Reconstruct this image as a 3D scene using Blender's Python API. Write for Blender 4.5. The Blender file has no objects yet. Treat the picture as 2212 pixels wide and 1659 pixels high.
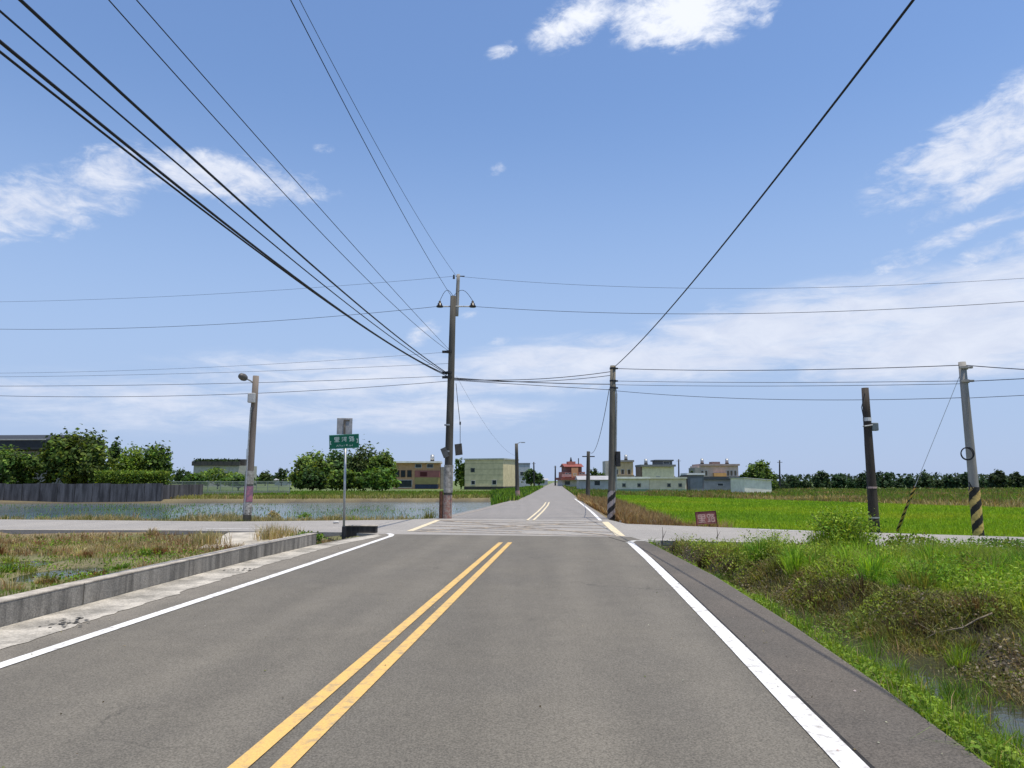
import bpy, bmesh, math, random
import numpy as np
from mathutils import Vector, Matrix
R = math.radians
random.seed(7); rng = np.random.default_rng(7)
S = bpy.context.scene
COL = S.collection

# ------------------------------------------------------------------ camera
CAM_H = 1.6
F_PX = 1560.0            # focal length in pixels of a 2212 px wide picture
PITCH = math.atan((1038 - 829.5) / F_PX)
cam = bpy.data.cameras.new('camera'); cam_o = bpy.data.objects.new('camera', cam); COL.objects.link(cam_o)
cam.sensor_fit = 'HORIZONTAL'; cam.sensor_width = 36.0; cam.lens = 36.0 * F_PX / 2212.0
cam.clip_start = 0.05; cam.clip_end = 9000
cam_o.location = (0, 0, CAM_H); cam_o.rotation_euler = (R(90) + PITCH, 0, 0)
S.camera = cam_o

# ------------------------------------------------------------------ sky, sun, exposure
SUN_EL, SUN_AZ = R(77), R(122)        # azimuth measured from straight ahead (+Y) to the right (+X)
CP, SP = math.cos(PITCH), math.sin(PITCH)
def ray(px, py):
    x = (px - 1106) / F_PX; v = -(py - 829.5) / F_PX
    return Vector((x, CP - v * SP, SP + v * CP))
def G(px, py, z=0.0):                # where the sight line through a measured point meets height z
    d = ray(px, py); t = (z - CAM_H) / d.z
    return Vector((d.x * t, d.y * t, z))
def A(px, py, Y):                    # the point on that sight line at distance Y ahead
    d = ray(px, py); t = Y / d.y
    return Vector((d.x * t, Y, CAM_H + d.z * t))

W = bpy.data.worlds.new('World'); S.world = W; W.use_nodes = True
nt = W.node_tree; nt.nodes.clear()
class NB:                            # a small node-graph helper
    def __init__(s, tree): s.t = tree
    def n(s, typ, **kw):
        o = s.t.nodes.new(typ)
        for k, v in kw.items(): setattr(o, k, v)
        return o
    def put(s, sock, v):
        if isinstance(v, bpy.types.NodeSocket): s.t.links.new(v, sock)
        elif v is not None: sock.default_value = v
    def m(s, op, a, b=None, c=None, clamp=False):
        o = s.n('ShaderNodeMath', operation=op, use_clamp=clamp)
        for i, v in enumerate((a, b, c)): s.put(o.inputs[i], v)
        return o.outputs[0]
    def ss(s, v, lo, hi, a=0.0, b=1.0):
        o = s.n('ShaderNodeMapRange', interpolation_type='SMOOTHSTEP'); s.put(o.inputs[0], v)
        o.inputs[1].default_value = lo; o.inputs[2].default_value = hi; o.inputs[3].default_value = a; o.inputs[4].default_value = b
        return o.outputs[0]
    def noise(s, vec, scale, detail=4, rough=0.55, dist=0.0):
        o = s.n('ShaderNodeTexNoise'); s.put(o.inputs['Vector'], vec)
        o.inputs['Scale'].default_value = scale; o.inputs['Detail'].default_value = detail
        o.inputs['Roughness'].default_value = rough; o.inputs['Distortion'].default_value = dist
        return o.outputs[0]
    def mix(s, f, a, b, typ='MIX'):
        o = s.n('ShaderNodeMix', data_type='RGBA', blend_type=typ)
        s.put(o.inputs[0], f); s.put(o.inputs[6], c4(a)); s.put(o.inputs[7], c4(b))
        return o.outputs[2]
    def ramp(s, f, stops):
        o = s.n('ShaderNodeValToRGB'); s.put(o.inputs[0], f)
        e = o.color_ramp.elements
        while len(e) < len(stops): e.new(0.5)
        for i, (p, c) in enumerate(stops): e[i].position = p; e[i].color = c4(c)
        return o.outputs[0]
    def xyz(s, x, y, z):
        o = s.n('ShaderNodeCombineXYZ')
        for i, v in enumerate((x, y, z)): s.put(o.inputs[i], v)
        return o.outputs[0]
def c4(c):
    if isinstance(c, bpy.types.NodeSocket) or c is None: return c
    return (c[0], c[1], c[2], 1.0) if len(c) == 3 else c
b = NB(nt)
sky = b.n('ShaderNodeTexSky', sky_type='NISHITA', sun_disc=False)
sky.sun_elevation = SUN_EL; sky.sun_rotation = SUN_AZ
sky.altitude = 10; sky.air_density = 1.3; sky.dust_density = 0.3; sky.ozone_density = 2.5
tc = b.n('ShaderNodeTexCoord'); dirv = tc.outputs['Generated']
sep = b.n('ShaderNodeSeparateXYZ'); b.put(sep.inputs[0], dirv)
dx, dy, dz = sep.outputs
az = b.m('ARCTAN2', dx, dy); el = b.m('ARCSINE', dz)
# a cloud deck seen from below: directions projected on a plane overhead, flattening towards the horizon
den = b.m('ADD', b.m('MAXIMUM', dz, 0.0), 0.12)
deck = b.xyz(b.m('DIVIDE', dx, den), b.m('DIVIDE', dy, den), 0.0)
ang = b.xyz(az, b.m('MULTIPLY', el, 2.0), 0.3)
n_big = b.noise(ang, 5.0, 7, 0.6, 0.3)
n_fine = b.noise(ang, 17.0, 6, 0.62, 0.5)
n_deck = b.noise(deck, 1.6, 7, 0.6, 0.4)
def cloud(px, py, rx, ry, tilt, wgt):          # a bank of cloud centred on one direction of the sky
    d = ray(px, py).normalized(); a0 = math.atan2(d.x, d.y); e0 = math.asin(d.z)
    rx /= F_PX; ry /= F_PX; c, s_ = math.cos(R(tilt)), math.sin(R(tilt))
    u = b.m('MULTIPLY', b.m('SUBTRACT', az, a0), math.cos(e0)); v = b.m('SUBTRACT', el, e0)
    p = b.m('DIVIDE', b.m('ADD', b.m('MULTIPLY', u, c), b.m('MULTIPLY', v, s_)), rx)
    q = b.m('DIVIDE', b.m('SUBTRACT', b.m('MULTIPLY', v, c), b.m('MULTIPLY', u, s_)), ry)
    r = b.m('SQRT', b.m('ADD', b.m('MULTIPLY', p, p), b.m('MULTIPLY', q, q)))
    return b.m('MULTIPLY', b.ss(r, 0.15, 1.35, 1.0, 0.0), wgt)
PUFFS = [(1465, 30, 175, 72, -4, 1.05), (1250, 40, 120, 52, 22, 0.80), (1645, 12, 48, 55, 40, 0.66), (1083, 112, 44, 24, 20, 0.60),
    (2200, 262, 290, 84, 21, 0.90), (2190, 372, 220, 36, 21, 0.82), (1945, 348, 80, 28, 25, 0.62),
    (490, 385, 225, 58, 0, 0.90), (240, 372, 110, 66, 32, 0.78), (80, 445, 200, 74, 22, 0.80), (1072, 368, 30, 18, 30, .5), (700, 320, 30, 16, 0, .42),
    (2130, 484, 120, 26, 16, 0.66), (1950, 572, 100, 22, 14, 0.58), (2160, 540, 110, 34, 16, 0.68), (2020, 520, 150, 20, 12, .5), (915, 722, 60, 34, 30, 0.60), (1010, 680, 40, 16, 0, .4), (1080, 738, 40, 16, 10, .46)]
BANK = [(2180, 640, 330, 90, 10, 0.95), (1700, 715, 420, 95, 7, 1.0), (1260, 785, 360, 72, 4, 0.95), (2190, 715, 460, 88, 5, 1.05), (1500, 770, 420, 60, 2, .9),
    (800, 815, 480, 66, 0, 0.72), (350, 872, 460, 70, 0, 0.60), (900, 890, 420, 60, 0, .62)]
def total(shapes):
    t_ = None
    for sh in shapes:
        c_ = cloud(*sh); t_ = c_ if t_ is None else b.m('SMOOTH_MAX', t_, c_, 0.10)
    return t_
n_puff = b.noise(ang, 30.0, 8, 0.66, 0.6)
mp_ = b.n('ShaderNodeMapping'); b.put(mp_.inputs[0], ang); mp_.inputs['Rotation'].default_value = (0, 0, R(-14)); mp_.inputs['Scale'].default_value = (1.0, 2.4, 1.0)
n_str = b.noise(mp_.outputs[0], 9.0, 8, 0.64, 0.5)
broken = b.m('ADD', b.m('MULTIPLY', b.m('SUBTRACT', n_fine, 0.5), 1.35), b.m('MULTIPLY', b.m('SUBTRACT', n_puff, 0.5), 1.1))
t_p = total(PUFFS); dens_p = b.m('MULTIPLY', b.ss(b.m('ADD', t_p, broken), 0.24, 1.08), b.ss(t_p, 0.10, 0.42))
broken2 = b.m('ADD', b.m('MULTIPLY', b.m('SUBTRACT', n_str, 0.5), 1.7), b.m('MULTIPLY', b.m('SUBTRACT', n_puff, 0.5), 0.4))
t_b = total(BANK); dens_b = b.m('MULTIPLY', b.ss(b.m('ADD', t_b, broken2), 0.08, 1.02), b.ss(t_b, 0.08, 0.5, 0.0, 0.95))
dens = b.m('MAXIMUM', dens_p, dens_b)
# the rest of the sky: scattered cloud of the same sort beyond what the banks above describe
away = b.ss(dy, 0.15, -0.35)
dens2 = b.m('MULTIPLY', b.ss(n_deck, 0.53, 0.78), away)
dens = b.m('MAXIMUM', dens, dens2)
veil = b.ss(el, R(30), R(2), 0.0, 0.88)
tint = b.mix(1.0, sky.outputs[0], (0.93, 1.0, 1.16), 'MULTIPLY')
hz = b.mix(veil, tint, (3.0, 3.95, 6.0))
lit = b.ss(n_fine, 0.25, 0.75)
cl = b.mix(lit, (5.2, 5.6, 6.7), (6.2, 6.5, 7.3))
bright = b.ss(el, R(18), R(34))
cl = b.mix(bright, cl, (7.4, 7.6, 8.1))
skyc = b.mix(b.m('MULTIPLY', dens, 0.92), hz, cl)
bg = b.n('ShaderNodeBackground'); b.put(bg.inputs[0], skyc); bg.inputs[1].default_value = 0.122
wo = b.n('ShaderNodeOutputWorld'); nt.links.new(bg.outputs[0], wo.inputs[0])

sl = bpy.data.lights.new('sun', 'SUN'); sl.energy = 4.5; sl.angle = R(0.53); sl.color = (1.0, 0.92, 0.79)
so = bpy.data.objects.new('sun', sl); COL.objects.link(so)
sd = Vector((math.sin(SUN_AZ) * math.cos(SUN_EL), math.cos(SUN_AZ) * math.cos(SUN_EL), math.sin(SUN_EL)))
so.rotation_euler = sd.to_track_quat('Z', 'Y').to_euler(); so.location = (0, 0, 50)
S.view_settings.view_transform = 'Standard'; S.view_settings.look = 'None'
S.view_settings.exposure = 0.14; S.view_settings.gamma = 1.0; S.view_settings.use_curve_mapping = False

# ------------------------------------------------------------------ materials
MATS = {}
def mat(name, col, rough=0.85, var=0.18, scale=3.0, col2=None, fine=0.0, bump=0.0, bscale=60, spec=0.3, metal=0.0, streak=False):
    if name in MATS: return MATS[name]
    m = bpy.data.materials.new(name); m.use_nodes = True; n = NB(m.node_tree)
    bs = m.node_tree.nodes['Principled BSDF']
    t = n.n('ShaderNodeTexCoord').outputs['Object']
    if streak:
        mp = n.n('ShaderNodeMapping'); n.put(mp.inputs[0], t); mp.inputs['Scale'].default_value = (1, 1, 0.12); vec = mp.outputs[0]
    else: vec = t
    f = n.ss(n.noise(vec, scale, 6, 0.62), 0.3, 0.7)
    c2 = col2 or tuple(x * (1 - var * 1.6) for x in col)
    hi = tuple(min(0.9, x * (1 + var)) for x in col)
    c = n.mix(f, c2, hi)
    if fine:
        g = n.ss(n.noise(t, bscale, 3, 0.7), 0.25, 0.75, 1 - fine, 1 + fine)
        c = n.mix(1.0, c, n.xyz(g, g, g), 'MULTIPLY')
    n.put(bs.inputs['Base Color'], c)
    bs.inputs['Roughness'].default_value = rough; bs.inputs['Specular IOR Level'].default_value = spec; bs.inputs['Metallic'].default_value = metal
    if bump:
        bp = n.n('ShaderNodeBump'); bp.inputs['Strength'].default_value = bump; bp.inputs['Distance'].default_value = 0.02
        n.put(bp.inputs['Height'], n.noise(t, bscale, 4, 0.7)); n.put(bs.inputs['Normal'], bp.outputs[0])
    MATS[name] = m; return m
def leafmat(name, trans=0.35, rough=0.7):
    m = bpy.data.materials.new(name); m.use_nodes = True; n = NB(m.node_tree); m.node_tree.nodes.clear()
    a = n.n('ShaderNodeAttribute', attribute_name='hue').outputs[0]
    d = n.n('ShaderNodeBsdfPrincipled'); n.put(d.inputs['Base Color'], a); d.inputs['Roughness'].default_value = rough
    d.inputs['Specular IOR Level'].default_value = 0.25
    t = n.n('ShaderNodeBsdfTranslucent'); n.put(t.inputs[0], n.mix(1.0, a, (1.25, 1.15, 0.6), 'MULTIPLY'))
    mx = n.n('ShaderNodeMixShader'); mx.inputs[0].default_value = trans
    m.node_tree.links.new(d.outputs[0], mx.inputs[1]); m.node_tree.links.new(t.outputs[0], mx.inputs[2])
    o = n.n('ShaderNodeOutputMaterial'); m.node_tree.links.new(mx.outputs[0], o.inputs[0])
    return m
M_leaf = leafmat('leaf', 0.38); M_grass = leafmat('grass_blade', 0.42, 0.6)

def asphalt(name, base, warm, patch=1.0, cracks=True):
    m = bpy.data.materials.new(name); m.use_nodes = True; n = NB(m.node_tree); bs = m.node_tree.nodes['Principled BSDF']
    t = n.n('ShaderNodeTexCoord').outputs['Object']
    big = n.ss(n.noise(t, 0.35, 5, 0.6), 0.3, 0.7); mid = n.noise(t, 2.2, 5, 0.65)
    mp = n.n('ShaderNodeMapping'); n.put(mp.inputs[0], t); mp.inputs['Scale'].default_value = (1.6, 0.06, 1); mp.inputs['Rotation'].default_value = (0, 0, R(4.6))
    lane = n.ss(n.noise(mp.outputs[0], 1.0, 3, 0.5), 0.35, 0.68)
    c = n.mix(big, base, warm)
    c = n.mix(n.m('MULTIPLY', lane, 0.30 * patch), c, tuple(x * 0.72 for x in base))
    if patch == 1.0:
        sx = n.n('ShaderNodeSeparateXYZ'); n.put(sx.inputs[0], t)
        across = n.m('SUBTRACT', sx.outputs[0], n.m('MULTIPLY', sx.outputs[1], 0.079))
        for cx in (-3.35, -1.95 - .3, 0.05, 1.15):
            dd = n.m('ABSOLUTE', n.m('SUBTRACT', across, cx)); k = n.m('MULTIPLY', n.ss(dd, 0.42, 0.05), n.ss(n.noise(t, 0.6, 4), .3, .7, .16, .48))
            c = n.mix(k, c, tuple(x * 1.25 for x in warm))
        st = n.ss(n.noise(t, 0.9, 5, .7), .60, .70, 0, .35); c = n.mix(st, c, tuple(x * .72 for x in base))
        dr = n.ss(n.m('ADD', across, n.m('MULTIPLY', n.noise(t, 1.3, 5), 1.2)), -4.1, -5.0, 0, .8); c = n.mix(dr, c, (.20, .18, .148))
    g = n.m('ADD', n.ss(mid, 0.3, 0.7, 0.955, 1.045), 0.0)
    c = n.mix(1.0, c, n.xyz(g, g, g), 'MULTIPLY')
    s1 = n.ss(n.noise(t, 70, 3, 0.8), 0.28, 0.72, 0.55, 1.45)
    c = n.mix(1.0, c, n.xyz(s1, s1, s1), 'MULTIPLY')
    vo = n.n('ShaderNodeTexVoronoi', feature='F1'); n.put(vo.inputs['Vector'], t); vo.inputs['Scale'].default_value = 55
    stone = n.ss(n.m('ADD', vo.outputs[0], n.noise(t, 7, 3)), 0.62, 0.52, 0.0, 0.25)
    c = n.mix(stone, c, tuple(min(.5, x * 2.3) for x in base))
    if cracks:
        v2 = n.n('ShaderNodeTexVoronoi', feature='DISTANCE_TO_EDGE'); 
        wob = n.n('ShaderNodeVectorMath', operation='ADD'); n.put(wob.inputs[0], t)
        no = n.n('ShaderNodeTexNoise'); n.put(no.inputs[0], t); no.inputs['Scale'].default_value = 1.4; no.inputs['Detail'].default_value = 5; n.put(wob.inputs[1], no.outputs[1])
        n.put(v2.inputs['Vector'], wob.outputs[0]); v2.inputs['Scale'].default_value = 0.33
        ck = n.m('MULTIPLY', n.ss(v2.outputs[0], 0.006, 0.0), n.ss(n.noise(t, 0.5, 3), 0.56, 0.66))
        c = n.mix(n.m('MULTIPLY', ck, 0.42), c, (0.02, 0.019, 0.018))
    n.put(bs.inputs['Base Color'], c); bs.inputs['Roughness'].default_value = 0.88; bs.inputs['Specular IOR Level'].default_value = 0.25
    bp = n.n('ShaderNodeBump'); bp.inputs['Strength'].default_value = 0.5; bp.inputs['Distance'].default_value = 0.006
    n.put(bp.inputs['Height'], n.noise(t, 120, 3, 0.8)); n.put(bs.inputs['Normal'], bp.outputs[0])
    return m
M_road = asphalt('road_asphalt', (0.131, 0.120, 0.100), (0.150, 0.136, 0.110))
M_cross = asphalt('cross_asphalt', (0.27, 0.255, 0.235), (0.31, 0.29, 0.262), 0.5)
M_far = asphalt('far_asphalt', (0.215, 0.203, 0.190), (0.245, 0.228, 0.21), 0.7)
M_patch = asphalt('shoulder_asphalt', (0.098, 0.088, 0.075), (0.126, 0.108, 0.088), 0.5, False)
def paint(name, col, worn, lo=0.44, hi=0.60, scale=9):
    m = bpy.data.materials.new(name); m.use_nodes = True; n = NB(m.node_tree); bs = m.node_tree.nodes['Principled BSDF']
    t = n.n('ShaderNodeTexCoord').outputs['Object']
    f = n.ss(n.m('ADD', n.noise(t, scale, 7, 0.72), n.m('MULTIPLY', n.noise(t, 1.1, 3), 0.25)), lo + .1, hi + .1)
    g = n.ss(n.noise(t, 70, 3, .7), .3, .7, .86, 1.08)
    c = n.mix(1.0, col, n.xyz(g, g, g), 'MULTIPLY')
    n.put(bs.inputs['Base Color'], n.mix(f, c, worn)); bs.inputs['Roughness'].default_value = 0.7
    return m
M_white = paint('white_paint', (0.74, 0.735, 0.71), (0.34, 0.32, 0.29), 0.48, 0.72)
M_yellow = paint('yellow_paint', (0.66, 0.42, 0.125), (0.34, 0.25, 0.14), 0.46, 0.74)
M_box = paint('worn_box_paint', (0.52, 0.41, 0.27), (0.235, 0.21, 0.185), 0.40, 0.58, 5)
M_cream = paint('cream_paint', (0.68, 0.58, 0.38), (0.35, 0.31, 0.26), 0.50, 0.75)
M_conc = mat('concrete', (0.33, 0.315, 0.28), 0.9, 0.22, 2.0, fine=0.22, bump=0.4, bscale=45)
M_wall = mat('weathered_concrete', (0.245, 0.225, 0.19), 0.92, 0.3, 4.5, col2=(0.11, 0.102, 0.088), fine=0.25, bump=0.4, bscale=40, streak=True)
M_cap = mat('wall_top', (0.40, 0.36, 0.30), 0.9, 0.2, 4, fine=0.2, bscale=50)
M_gut = mat('gutter_concrete', (0.40, 0.37, 0.315), 0.92, 0.25, 1.8, col2=(0.22, 0.205, 0.175), fine=0.3, bump=0.5, bscale=35)
M_pole = mat('pole_concrete', (0.095, 0.088, 0.074), 0.9, 0.25, 3, col2=(0.045, 0.042, 0.036), fine=0.15, streak=True)
M_polel = mat('pale_pole_concrete', (0.30, 0.285, 0.26), 0.9, 0.2, 3, fine=0.15, streak=True)
M_wood = mat('tarred_wood', (0.055, 0.045, 0.037), 0.85, 0.3, 6, streak=True, fine=0.2)
M_mets = mat('galvanised_steel', (0.42, 0.43, 0.43), 0.45, 0.12, 8, metal=0.55)
M_dark = mat('dark_metal', (0.03, 0.03, 0.032), 0.6, 0.2, 8)
M_rub = mat('cable_rubber', (0.018, 0.019, 0.024), 0.6, 0.1, 3)
M_cer = mat('insulator_glaze', (0.025, 0.02, 0.018), 0.3, 0.1, 8)
M_yel = mat('warning_yellow', (0.55, 0.38, 0.12), 0.7, 0.25, 9)
M_blk = mat('warning_black', (0.028, 0.025, 0.022), 0.75, 0.2, 9)
M_pink = mat('faded_red_band', (0.30, 0.13, 0.11), 0.8, 0.35, 14, col2=(0.36, 0.31, 0.27))
M_green = mat('sign_green', (0.005, 0.13, 0.075), 0.45, 0.06, 5)
M_sw = mat('sign_white', (0.50, 0.60, 0.55), 0.5, 0.04, 5)
M_back = mat('sign_back_aluminium', (0.34, 0.34, 0.345), 0.55, 0.15, 6)
M_red = mat('faded_red_board', (0.26, 0.10, 0.085), 0.8, 0.25, 10)
M_redp = mat('faded_letter_paint', (0.44, 0.29, 0.25), 0.8, 0.2, 10)
M_maroon = mat('maroon_frame', (0.09, 0.02, 0.025), 0.7, 0.2, 10)
M_soil = mat('trunk_bark', (0.09, 0.07, 0.05), 0.9, 0.3, 8, streak=True)
M_glass = mat('window_glass', (0.035, 0.042, 0.048), 0.15, 0.15, 2, spec=0.5)
def flat(name, col, rough=0.8, var=0.10, scale=1.2, **k): return mat(name, col, rough, var, scale, fine=0.06, bscale=20, **k)

# ------------------------------------------------------------------ object helpers
def link(o, parent=None):
    COL.objects.link(o)
    if parent is not None: o.parent = parent
    return o
def mesh_obj(name, verts, faces, m, parent=None, smooth=False):
    me = bpy.data.meshes.new(name); me.from_pydata([tuple(v) for v in verts], [], faces); me.update()
    if m is not None:
        for x in (m if isinstance(m, (list, tuple)) else [m]): me.materials.append(x)
    if smooth:
        for p in me.polygons: p.use_smooth = True
    return link(bpy.data.objects.new(name, me), parent)
def tag(o, label, cat, group=None, kind=None):
    o['label'] = label; o['category'] = cat
    if group: o['group'] = group
    if kind: o['kind'] = kind
    return o
def struct(o): o['kind'] = 'structure'; return o
def empty(name, loc=(0, 0, 0), rz=0.0, label=None, cat=None, group=None):
    o = bpy.data.objects.new(name, None); o.location = loc; o.rotation_euler = (0, 0, rz); COL.objects.link(o); o.empty_display_size = 0.3
    if label: tag(o, label, cat, group)
    return o
class MB:                                           # collects simple solids into one mesh
    def __init__(s): s.v = []; s.f = []; s.mi = []; s.cur = 0
    def _add(s, vs, fs):
        o = len(s.v); s.v += [tuple(v) for v in vs]; s.f += [tuple(i + o for i in f) for f in fs]; s.mi += [s.cur] * len(fs); return s
    def box(s, x0, x1, y0, y1, z0, z1):
        return s._add([(x0, y0, z0), (x1, y0, z0), (x1, y1, z0), (x0, y1, z0), (x0, y0, z1), (x1, y0, z1), (x1, y1, z1), (x0, y1, z1)],
                      [(0, 3, 2, 1), (4, 5, 6, 7), (0, 1, 5, 4), (1, 2, 6, 5), (2, 3, 7, 6), (3, 0, 4, 7)])
    def prism(s, pts, z0, z1):
        n = len(pts); vs = [(p[0], p[1], z0) for p in pts] + [(p[0], p[1], z1) for p in pts]
        return s._add(vs, [tuple(range(n - 1, -1, -1)), tuple(range(n, 2 * n))] + [(i, (i + 1) % n, n + (i + 1) % n, n + i) for i in range(n)])
    def xprism(s, prof, x0, x1):                    # outline in (y, z) pushed along x
        n = len(prof); vs = [(x0, p[0], p[1]) for p in prof] + [(x1, p[0], p[1]) for p in prof]
        return s._add(vs, [tuple(range(n)), tuple(range(2 * n - 1, n - 1, -1))] + [(i, n + i, n + (i + 1) % n, (i + 1) % n) for i in range(n)])
    def tube(s, pts, rad, seg=10, cap=True):
        pts = [Vector(p) for p in pts]; rr = rad if isinstance(rad, (list, tuple)) else [rad] * len(pts); vs = []
        up = None
        for i, p in enumerate(pts):
            t = (pts[min(i + 1, len(pts) - 1)] - pts[max(i - 1, 0)]).normalized()
            if up is None: up = Vector((1, 0, 0)) if abs(t.x) < 0.9 else Vector((0, 1, 0))
            u = (up - t * up.dot(t)).normalized(); w = t.cross(u); up = u
            for k in range(seg):
                a = 2 * math.pi * k / seg; vs.append(p + (u * math.cos(a) + w * math.sin(a)) * rr[i])
        fs = []
        for i in range(len(pts) - 1):
            for k in range(seg): k2 = (k + 1) % seg; fs.append((i * seg + k, i * seg + k2, (i + 1) * seg + k2, (i + 1) * seg + k))
        if cap: fs.append(tuple(range(seg - 1, -1, -1))); e = (len(pts) - 1) * seg; fs.append(tuple(range(e, e + seg)))
        return s._add(vs, fs)
    def torus(s, c, rad, r, ax=(0, 1, 0), seg=24):
        ax = Vector(ax).normalized(); u = ax.orthogonal().normalized(); w = ax.cross(u); c = Vector(c)
        pts = [c + (u * math.cos(2 * math.pi * i / seg) + w * math.sin(2 * math.pi * i / seg)) * rad for i in range(seg + 1)]
        return s.tube(pts, r, 6, False)
    def build(s, name, m, parent=None, smooth=False):
        o = mesh_obj(name, s.v, s.f, m, parent, smooth)
        if isinstance(m, (list, tuple)): o.data.polygons.foreach_set('material_index', s.mi)
        return o
def bevel(o, w=0.01, seg=2):
    md = o.modifiers.new('bevel', 'BEVEL'); md.width = w; md.segments = seg; md.limit_method = 'ANGLE'; return o
def sheet(name, pts, z, m, parent=None, thick=0.0, sub=None):
    n = len(pts)
    vs = [(p[0], p[1], z) for p in pts]; fs = [tuple(range(n))]
    if thick:
        vs += [(p[0], p[1], z - thick) for p in pts]; fs += [(i, n + i, n + (i + 1) % n, (i + 1) % n) for i in range(n)]
    o = mesh_obj(name, vs, fs, m, parent)
    bm = bmesh.new(); bm.from_mesh(o.data); bmesh.ops.triangulate(bm, faces=[f for f in bm.faces if len(f.verts) > 4]); bmesh.ops.recalc_face_normals(bm, faces=bm.faces)
    up = [f for f in bm.faces if abs(f.normal.z) > 0.9]
    if up and up[0].normal.z < 0: bmesh.ops.reverse_faces(bm, faces=bm.faces)
    bm.to_mesh(o.data); bm.free(); return o
def stripe(name, pts, w, z, m, parent=None):        # a painted line of even width along a polyline
    pts = [Vector((p[0], p[1], 0)) for p in pts]; vs = []; ws = w if isinstance(w, (list, tuple)) else [w] * len(pts)
    for i, p in enumerate(pts):
        t = (pts[min(i + 1, len(pts) - 1)] - pts[max(i - 1, 0)]).normalized(); nrm = Vector((t.y, -t.x, 0))
        vs += [p - nrm * ws[i] / 2, p + nrm * ws[i] / 2]
    vs = [(v.x, v.y, z) for v in vs]
    return mesh_obj(name, vs, [(2 * i, 2 * i + 1, 2 * i + 3, 2 * i + 2) for i in range(len(pts) - 1)], m, parent)
def interp(poly, y):                                # x of a polyline (x, y) at given y, arrays allowed
    p = np.array(sorted(poly, key=lambda q: q[1])); return np.interp(y, p[:, 1], p[:, 0])

# ------------------------------------------------------------------ plan of the place
WALL = [(-6.25, -14), (-5.80, 3), (-5.60, 8.15), (-5.49, 10.9), (-5.25, 15.4), (-4.92, 18.6)]         # foot of the low wall
EDGE_R = [(1.3, -14), (2.55, 2), (2.69, 4.3), (2.90, 6), (3.14, 8.5), (3.42, 12.5), (3.56, 19.3)]      # right edge of the asphalt
CREST = [(9.5, -14), (7.6, 4), (6.35, 8.5), (5.6, 12), (5.0, 16), (4.5, 18.4)]                         # top of the ditch's far bank
CR_FAR_L = [(-80, 32.5), (-21.2, 30.5), (-11, 28.9), (-4.6, 30.2), (-3.3, 31.2)]
CR_FAR_R = [(4.0, 30.2), (4.25, 27.4), (7.0, 25.5), (9.9, 23.5), (14.6, 21.0), (45, 11)]
CR_NEAR_R = [(43, 6.8), (12.06, 17.3), (4.0, 19.75), (3.56, 19.3)]
CR_NEAR_L = [(-4.0, 22.2), (-5.25, 22.9), (-10.5, 23.7), (-16.7, 24.0), (-80, 25.5)]
FAR_L = [(-3.3, 31.2), (-1.9, 42), (-0.3, 56.7), (2.3, 90), (7.9, 182), (12.1, 250), (30.4, 545)]
FAR_R = [(4.0, 30.2), (4.1, 32), (5.0, 49), (5.7, 62), (7.4, 90), (12.7, 182), (16.7, 250), (35, 545)]
POND = [(-90, 36), (-40, 34.6), (-12, 34.2), (-4.2, 34.4), (-2.7, 42), (-1.6, 56), (-1.6, 73), (-22, 69.5), (-34, 68), (-49, 66.2), (-90, 66)]
def inpoly(x, y, poly):
    r = np.zeros(np.shape(x), bool); n = len(poly); j = n - 1
    for i in range(n):
        xi, yi = poly[i]; xj, yj = poly[j]
        if yi != yj: r ^= ((yi > y) != (yj > y)) & (x < (xj - xi) * (y - yi) / (yj - yi) + xi)
        j = i
    return r
def pdist(x, y, poly, closed=True):
    d = np.full(np.shape(x), 1e9); n = len(poly)
    for i in range(n if closed else n - 1):
        ax, ay = poly[i]; bx_, by = poly[(i + 1) % n]; l2 = (bx_ - ax) ** 2 + (by - ay) ** 2 + 1e-9
        t = np.clip(((x - ax) * (bx_ - ax) + (y - ay) * (by - ay)) / l2, 0, 1)
        d = np.minimum(d, np.hypot(x - ax - t * (bx_ - ax), y - ay - t * (by - ay)))
    return d
MAIN = WALL + [(-4.55, 20.6), (-4.05, 22.2), (3.4, 21.0)] + EDGE_R[::-1]
CROSS = CR_FAR_L + CR_FAR_R + CR_NEAR_R + CR_NEAR_L
FARR = FAR_L + FAR_R[::-1]
def vn(x, y, s, seed=0):                            # smooth value noise, 0..1
    x = np.asarray(x) * s + seed * 17.3; y = np.asarray(y) * s + seed * 9.1
    xi = np.floor(x).astype(int); yi = np.floor(y).astype(int); fx = x - xi; fy = y - yi
    fx = fx * fx * (3 - 2 * fx); fy = fy * fy * (3 - 2 * fy)
    def h(a, c):
        k = (a * 374761393 + c * 668265263 + seed * 1013904223) & 0x7fffffff; k = ((k ^ (k >> 13)) * 1274126177) & 0x7fffffff
        return ((k ^ (k >> 16)) & 0xffff) / 65535.0
    return (h(xi, yi) * (1 - fx) + h(xi + 1, yi) * fx) * (1 - fy) + (h(xi, yi + 1) * (1 - fx) + h(xi + 1, yi + 1) * fx) * fy
def fbm(x, y, s, seed=0): return (vn(x, y, s, seed) * .5 + vn(x, y, s * 2.1, seed + 1) * .3 + vn(x, y, s * 4.3, seed + 2) * .2)
def sst(v, lo, hi): t = np.clip((v - lo) / (hi - lo), 0, 1); return t * t * (3 - 2 * t)
PUD = [(G(132, 1240, -.375), .62, 1.1), (G(18, 1224, -.375), .62, 1.0)]
PUD = [(p.x, p.y, a_, c_) for p, a_, c_ in PUD]
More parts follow.
